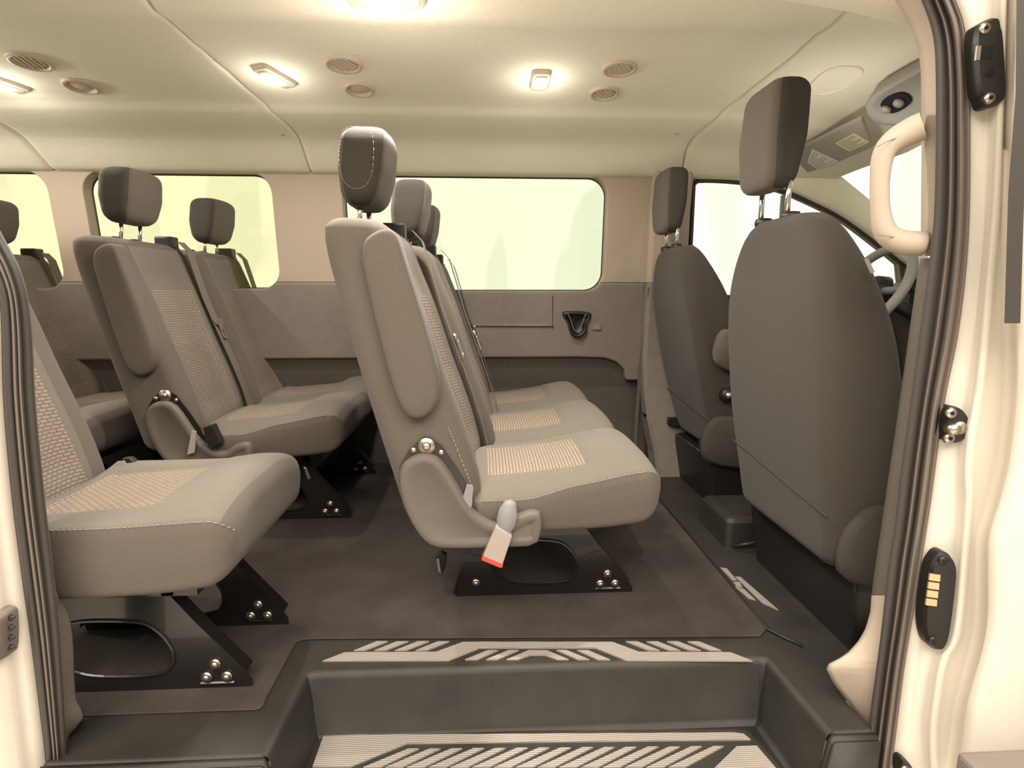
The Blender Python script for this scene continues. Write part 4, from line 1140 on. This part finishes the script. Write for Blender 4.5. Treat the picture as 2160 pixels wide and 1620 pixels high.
st, c = hw_plate('door_striker', [(1998, 858), (2008, 855), (2024, 860), (2042, 890), (2040, 915), (2012, 936), (1994, 930), (1988, 918), (1991, 880)], .950, .008, 'black',
   'black door striker with silver pin, halfway up the right white post', 'striker',
   [('bolt', 2005, 871, .010, 'steel', .004), ('bolt', 2001, 924, .010, 'steel', .004), ('striker_base', 2024, 902, .013, 'steel', .004), ('striker_pin', 2003, 903, .0105, 'steel', .016)])
ct, c = hw_plate('contact_plate', [(1978, 1166), (1990, 1162), (2004, 1170), (2011, 1190), (2010, 1220), (1996, 1340), (1984, 1368), (1974, 1371), (1958, 1362), (1950, 1345), (1945, 1310), (1948, 1275), (1958, 1205), (1964, 1185)], .938, .009, 'black',
   'black electrical contact plate with four brass pads, lower right white post', 'contact plate',
   [('screw', 1989, 1182, .009, 'black', .003), ('screw', 1967, 1350, .008, 'black', .003)])
for k in range(4):
    a, b = lerp(1960, 1953, k/3), lerp(1984, 1977, k/3); y0 = 1210+k*17.5
    bm = bmesh.new(); Q = [PY(x, y, .9275)-c for x, y in [(a+2, y0), (b, y0+3), (b-1, y0+17), (a, y0+14)]]; prism(bm, Q, (0, .003, 0)); mk('contact_pad', mesh(bm, ['gold'], False), ct)
hw_plate('lower_latch', [(1897, 1602), (1906, 1598), (1925, 1616), (1922, 1660), (1895, 1660)], .948, .006, 'black', 'small black fitting at the bottom of the right white post', 'fitting', [('bolt', 1908, 1622, .008, 'steel', .003)])

# grab handle on the near right post
def handle():
    t = empty('grab_handle', PY(1900, 390, 1.02)); c = t.location
    P = [(1948, 265), (1925, 275), (1890, 292), (1862, 320), (1855, 380), (1856, 440), (1864, 490), (1895, 512), (1948, 514)]
    w = [.024, .024, .021, .018, .0155, .0155, .019, .021, .0215]
    pts = []; rad = []
    dep = [1.0, 1.01, 1.015, 1.02, 1.02, 1.02, 1.02, 1.012, 1.0]
    base = [PY(x, y, d)-c for (x, y), d in zip(P, dep)]
    pp = smooth_open(base, 2)
    # radius by arc length
    L = [0]
    for a, b in zip(pp, pp[1:]): L.append(L[-1]+(b-a).length)
    LB = [0]
    for a, b in zip(base, base[1:]): LB.append(LB[-1]+(b-a).length)
    rr = [interp(list(zip([l/LB[-1] for l in LB], w)), l/L[-1]) for l in L]
    bm = bmesh.new(); tube(bm, pp, rr, 16); mk('grip', mesh(bm, ['tan']), t)
    for q in ([(1850, 310), (1875, 296), (1898, 290), (1912, 272), (1914, 262)], [(1850, 495), (1880, 500), (1908, 501), (1914, 512), (1918, 530)]):
        bm = bmesh.new(); tube(bm, smooth_open([PY(x, y, .998)-c for x, y in q], 1), .0008, 5); mk('cap_line', mesh(bm, ['panel']), t)
    tag(t, 'tan grab handle on the upper right door post', 'grab handle')
handle()

# left post ------------------------------------------------------------
LL = [(470, -70), (530, -40), (600, -8), (650, 2), (840, 8), (1040, 25), (1236, 50), (1350, 66), (1565, 93), (1640, 101)]
LR = [(470, -10), (530, 22), (560, 38), (620, 56), (700, 66), (840, 73), (1040, 92), (1236, 115), (1350, 126), (1565, 139), (1640, 143)]
rl = list(range(470, 1660, 18))
t = empty('door_seal', (-.76, DS_, .6)); bm = bmesh.new(); R = []
prof = [(0, .02), (0, -.006), (.08, -.012), (.24, -.012), (.28, .004), (.33, -.008), (.42, -.012), (.48, .004), (.52, -.010), (.58, -.014), (.64, .002), (.68, -.004), (.98, 0), (1, .03)]
for py in rl: R.append([PY(lerp(sinterp(LL, py), sinterp(LR, py), s), py, DS_+d)-t.location for s, d in prof])
loft(bm, R, closed=False); nn = len(prof)-1
for i, f in enumerate(bm.faces): f.material_index = 1 if (i % nn) in (5, 8) else 0
mk('rubber_lip', mesh(bm, ['rub', 'rubl']), t); tag(t, 'black ribbed rubber door seal curving up the left door post', 'door seal')
# painted jamb left
strip('wall_near_rear_post', [(LL, 3, .985), (LL, -2, .965), (LL, -25, .955), (LL, -45, .945), (LL, -60, .93), (LL, -160, .90)], 'white', rows=rl)
strip('trim_13', [(LR, -3, .985), (LR, 2, .99), ([(470, -5), (1180, 96), (1230, 104), (1300, 145), (1480, 160), (1510, 176), (1560, 142), (1640, 142)], 0, 1.0), ([(470, -5), (1180, 96), (1230, 104), (1300, 147), (1480, 162), (1510, 178), (1560, 142), (1640, 142)], 0, 1.05)], 'cover', rows=rl)
lp, c = hw_plate('door_stop', [(-30, 1288), (14, 1288), (22, 1300), (22, 1378), (14, 1386), (-30, 1386)], .93, .02, 'rail', 'taupe rubber door stop with small teeth at the left edge', 'door stop', [])
for k in range(4):
    bm = bmesh.new(); q = PY(22, 1303+k*21, .915)-c; disc(bm, q, (1, 0, .1), .006, .008, 8, .001); mk('tooth', mesh(bm, ['black']), lp)
# ============================================================ FRONT FLOOR
fg = graphic('front_step_strip', [[c4(*p) for p in P] for P in [[(915, 570), (945, 572), (1155, 755), (1065, 715)], [(835, 520), (870, 525), (925, 590), (900, 590)], [(905, 600), (940, 600), (960, 640), (930, 630)], [(915, 625), (960, 635), (1030, 700), (990, 690)]]], 0.0, ident, .003)
tag(fg, 'silver angular stripes on the glossy front floor beside the near front seat', 'step trim')
bm = bmesh.new(); tube(bm, [PZ(1384, 1046, .004), PZ(1621, 1329, .004), PZ(1692, 1362, .004)], .004, 6); tag(mk('trim_14', mesh(bm, ['black'])), kind='structure')

def near_rail():
    bm = bmesh.new(); R = []
    for x, y in [(1480, -30), (1600, -6), (1700, 8), (1790, 24), (1850, 38), (1905, 52), (1960, 60)]:
        R.append([PY(x, y, 1.16)+Vector((0, .05, .04)), PY(x, y, 1.16)+Vector((0, .012, .006)), PY(x, y, 1.16), PY(x, y, 1.14)+Vector((0, 0, .002)), PY(x, y, 1.05)+Vector((0, 0, .03)), PY(x, y, 1.0)+Vector((0, 0, .08))])
    loft(bm, R, closed=False); tag(mk('trim_15', mesh(bm, ['head'])), kind='structure')
near_rail()

def side_stitch():
    bm = bmesh.new(); P = smooth_open([PY(x, y, 1.2925)-A.location for x, y in [(946, 903), (958, 930), (975, 975), (990, 1012), (999, 1036)]], 2)
    for i in range(len(P)-1): tube(bm, [P[i], lerp(P[i], P[i+1], .7)], .0009, 4)
    mk('stitching', mesh(bm, ['thread']), A)
side_stitch()

# small belt hardware on the benches, seat tag, floor box ------------------
def hang_box(parent, name, px, m, th, yb_, D, bev=.002):
    Q = [PY(x, y, D)-parent.location for x, y in px]; bm = bmesh.new(); prism(bm, Q, (0, th, 0)); return bevel(mk(name, mesh(bm, [m], False), parent), bev)
benches = [o for o in COL.objects if o.name.startswith('bench_seat') and o.type == 'EMPTY']
B2 = [o for o in benches if abs(o.location.x+.5) < .01 and o.location.y > 2][0]; C1 = C
hang_box(B2, 'belt_buckle', [(428, 902), (448, 896), (466, 935), (444, 948), (432, 930)], 'black', .03, 0, 1.875)
hang_box(B2, 'lift_strap', [(404, 908), (414, 910), (410, 955), (394, 960)], 'palep', .004, 0, 1.872, .0008)
hang_box(B2, 'belt_anchor', [(640, 985), (646, 987), (655, 1010), (649, 1012)], 'steel', .006, 0, 1.93, .0008)
hang_box(A, 'rear_buckle', [(918, 1175), (930, 1165), (942, 1172), (940, 1195), (932, 1212), (922, 1205)], 'black', .02, 0, 1.52)
hang_box(A, 'rear_buckle_tongue', [(920, 1180), (926, 1178), (931, 1210), (924, 1206)], 'greyp', .003, 0, 1.516, .0006)
hang_box(C1, 'belt_buckle', [(256, 968), (272, 966), (300, 990), (288, 1002), (262, 988)], 'black', .02, 0, 1.47)
hang_box(C1, 'belt_end', [(246, 975), (262, 972), (276, 1000), (262, 1003)], 'palep', .003, 0, 1.46, .0006)
Q = [(1826, 546), (1832, 545), (1846, 574), (1840, 577)]
hang_box(PS, 'fabric_tag', Q, 'palep', .006, 0, 1.152, .0008)
def floor_box():
    t = empty('floor_box', (.92, 1.86, .0)); bm = bmesh.new()
    loft(bm, [[Vector((x, y, z)) for x, y in rrect(-.12+i, -.12+i, .14-i, .13-i, .02, 4)] for z, i in [(0, 0), (.085, .006), (.097, .014), (.10, .03)]])
    mk('cover', mesh(bm, ['step'], False), t); bm = bmesh.new(); tube(bm, [(-.10, -.135, .015), (-.05, -.15, .03), (.0, -.14, .035), (.06, -.15, .015)], .006, 8); mk('cable', mesh(bm, ['black']), t)
    tag(t, 'low black plastic box on the floor between the two front seats', 'box')
floor_box()
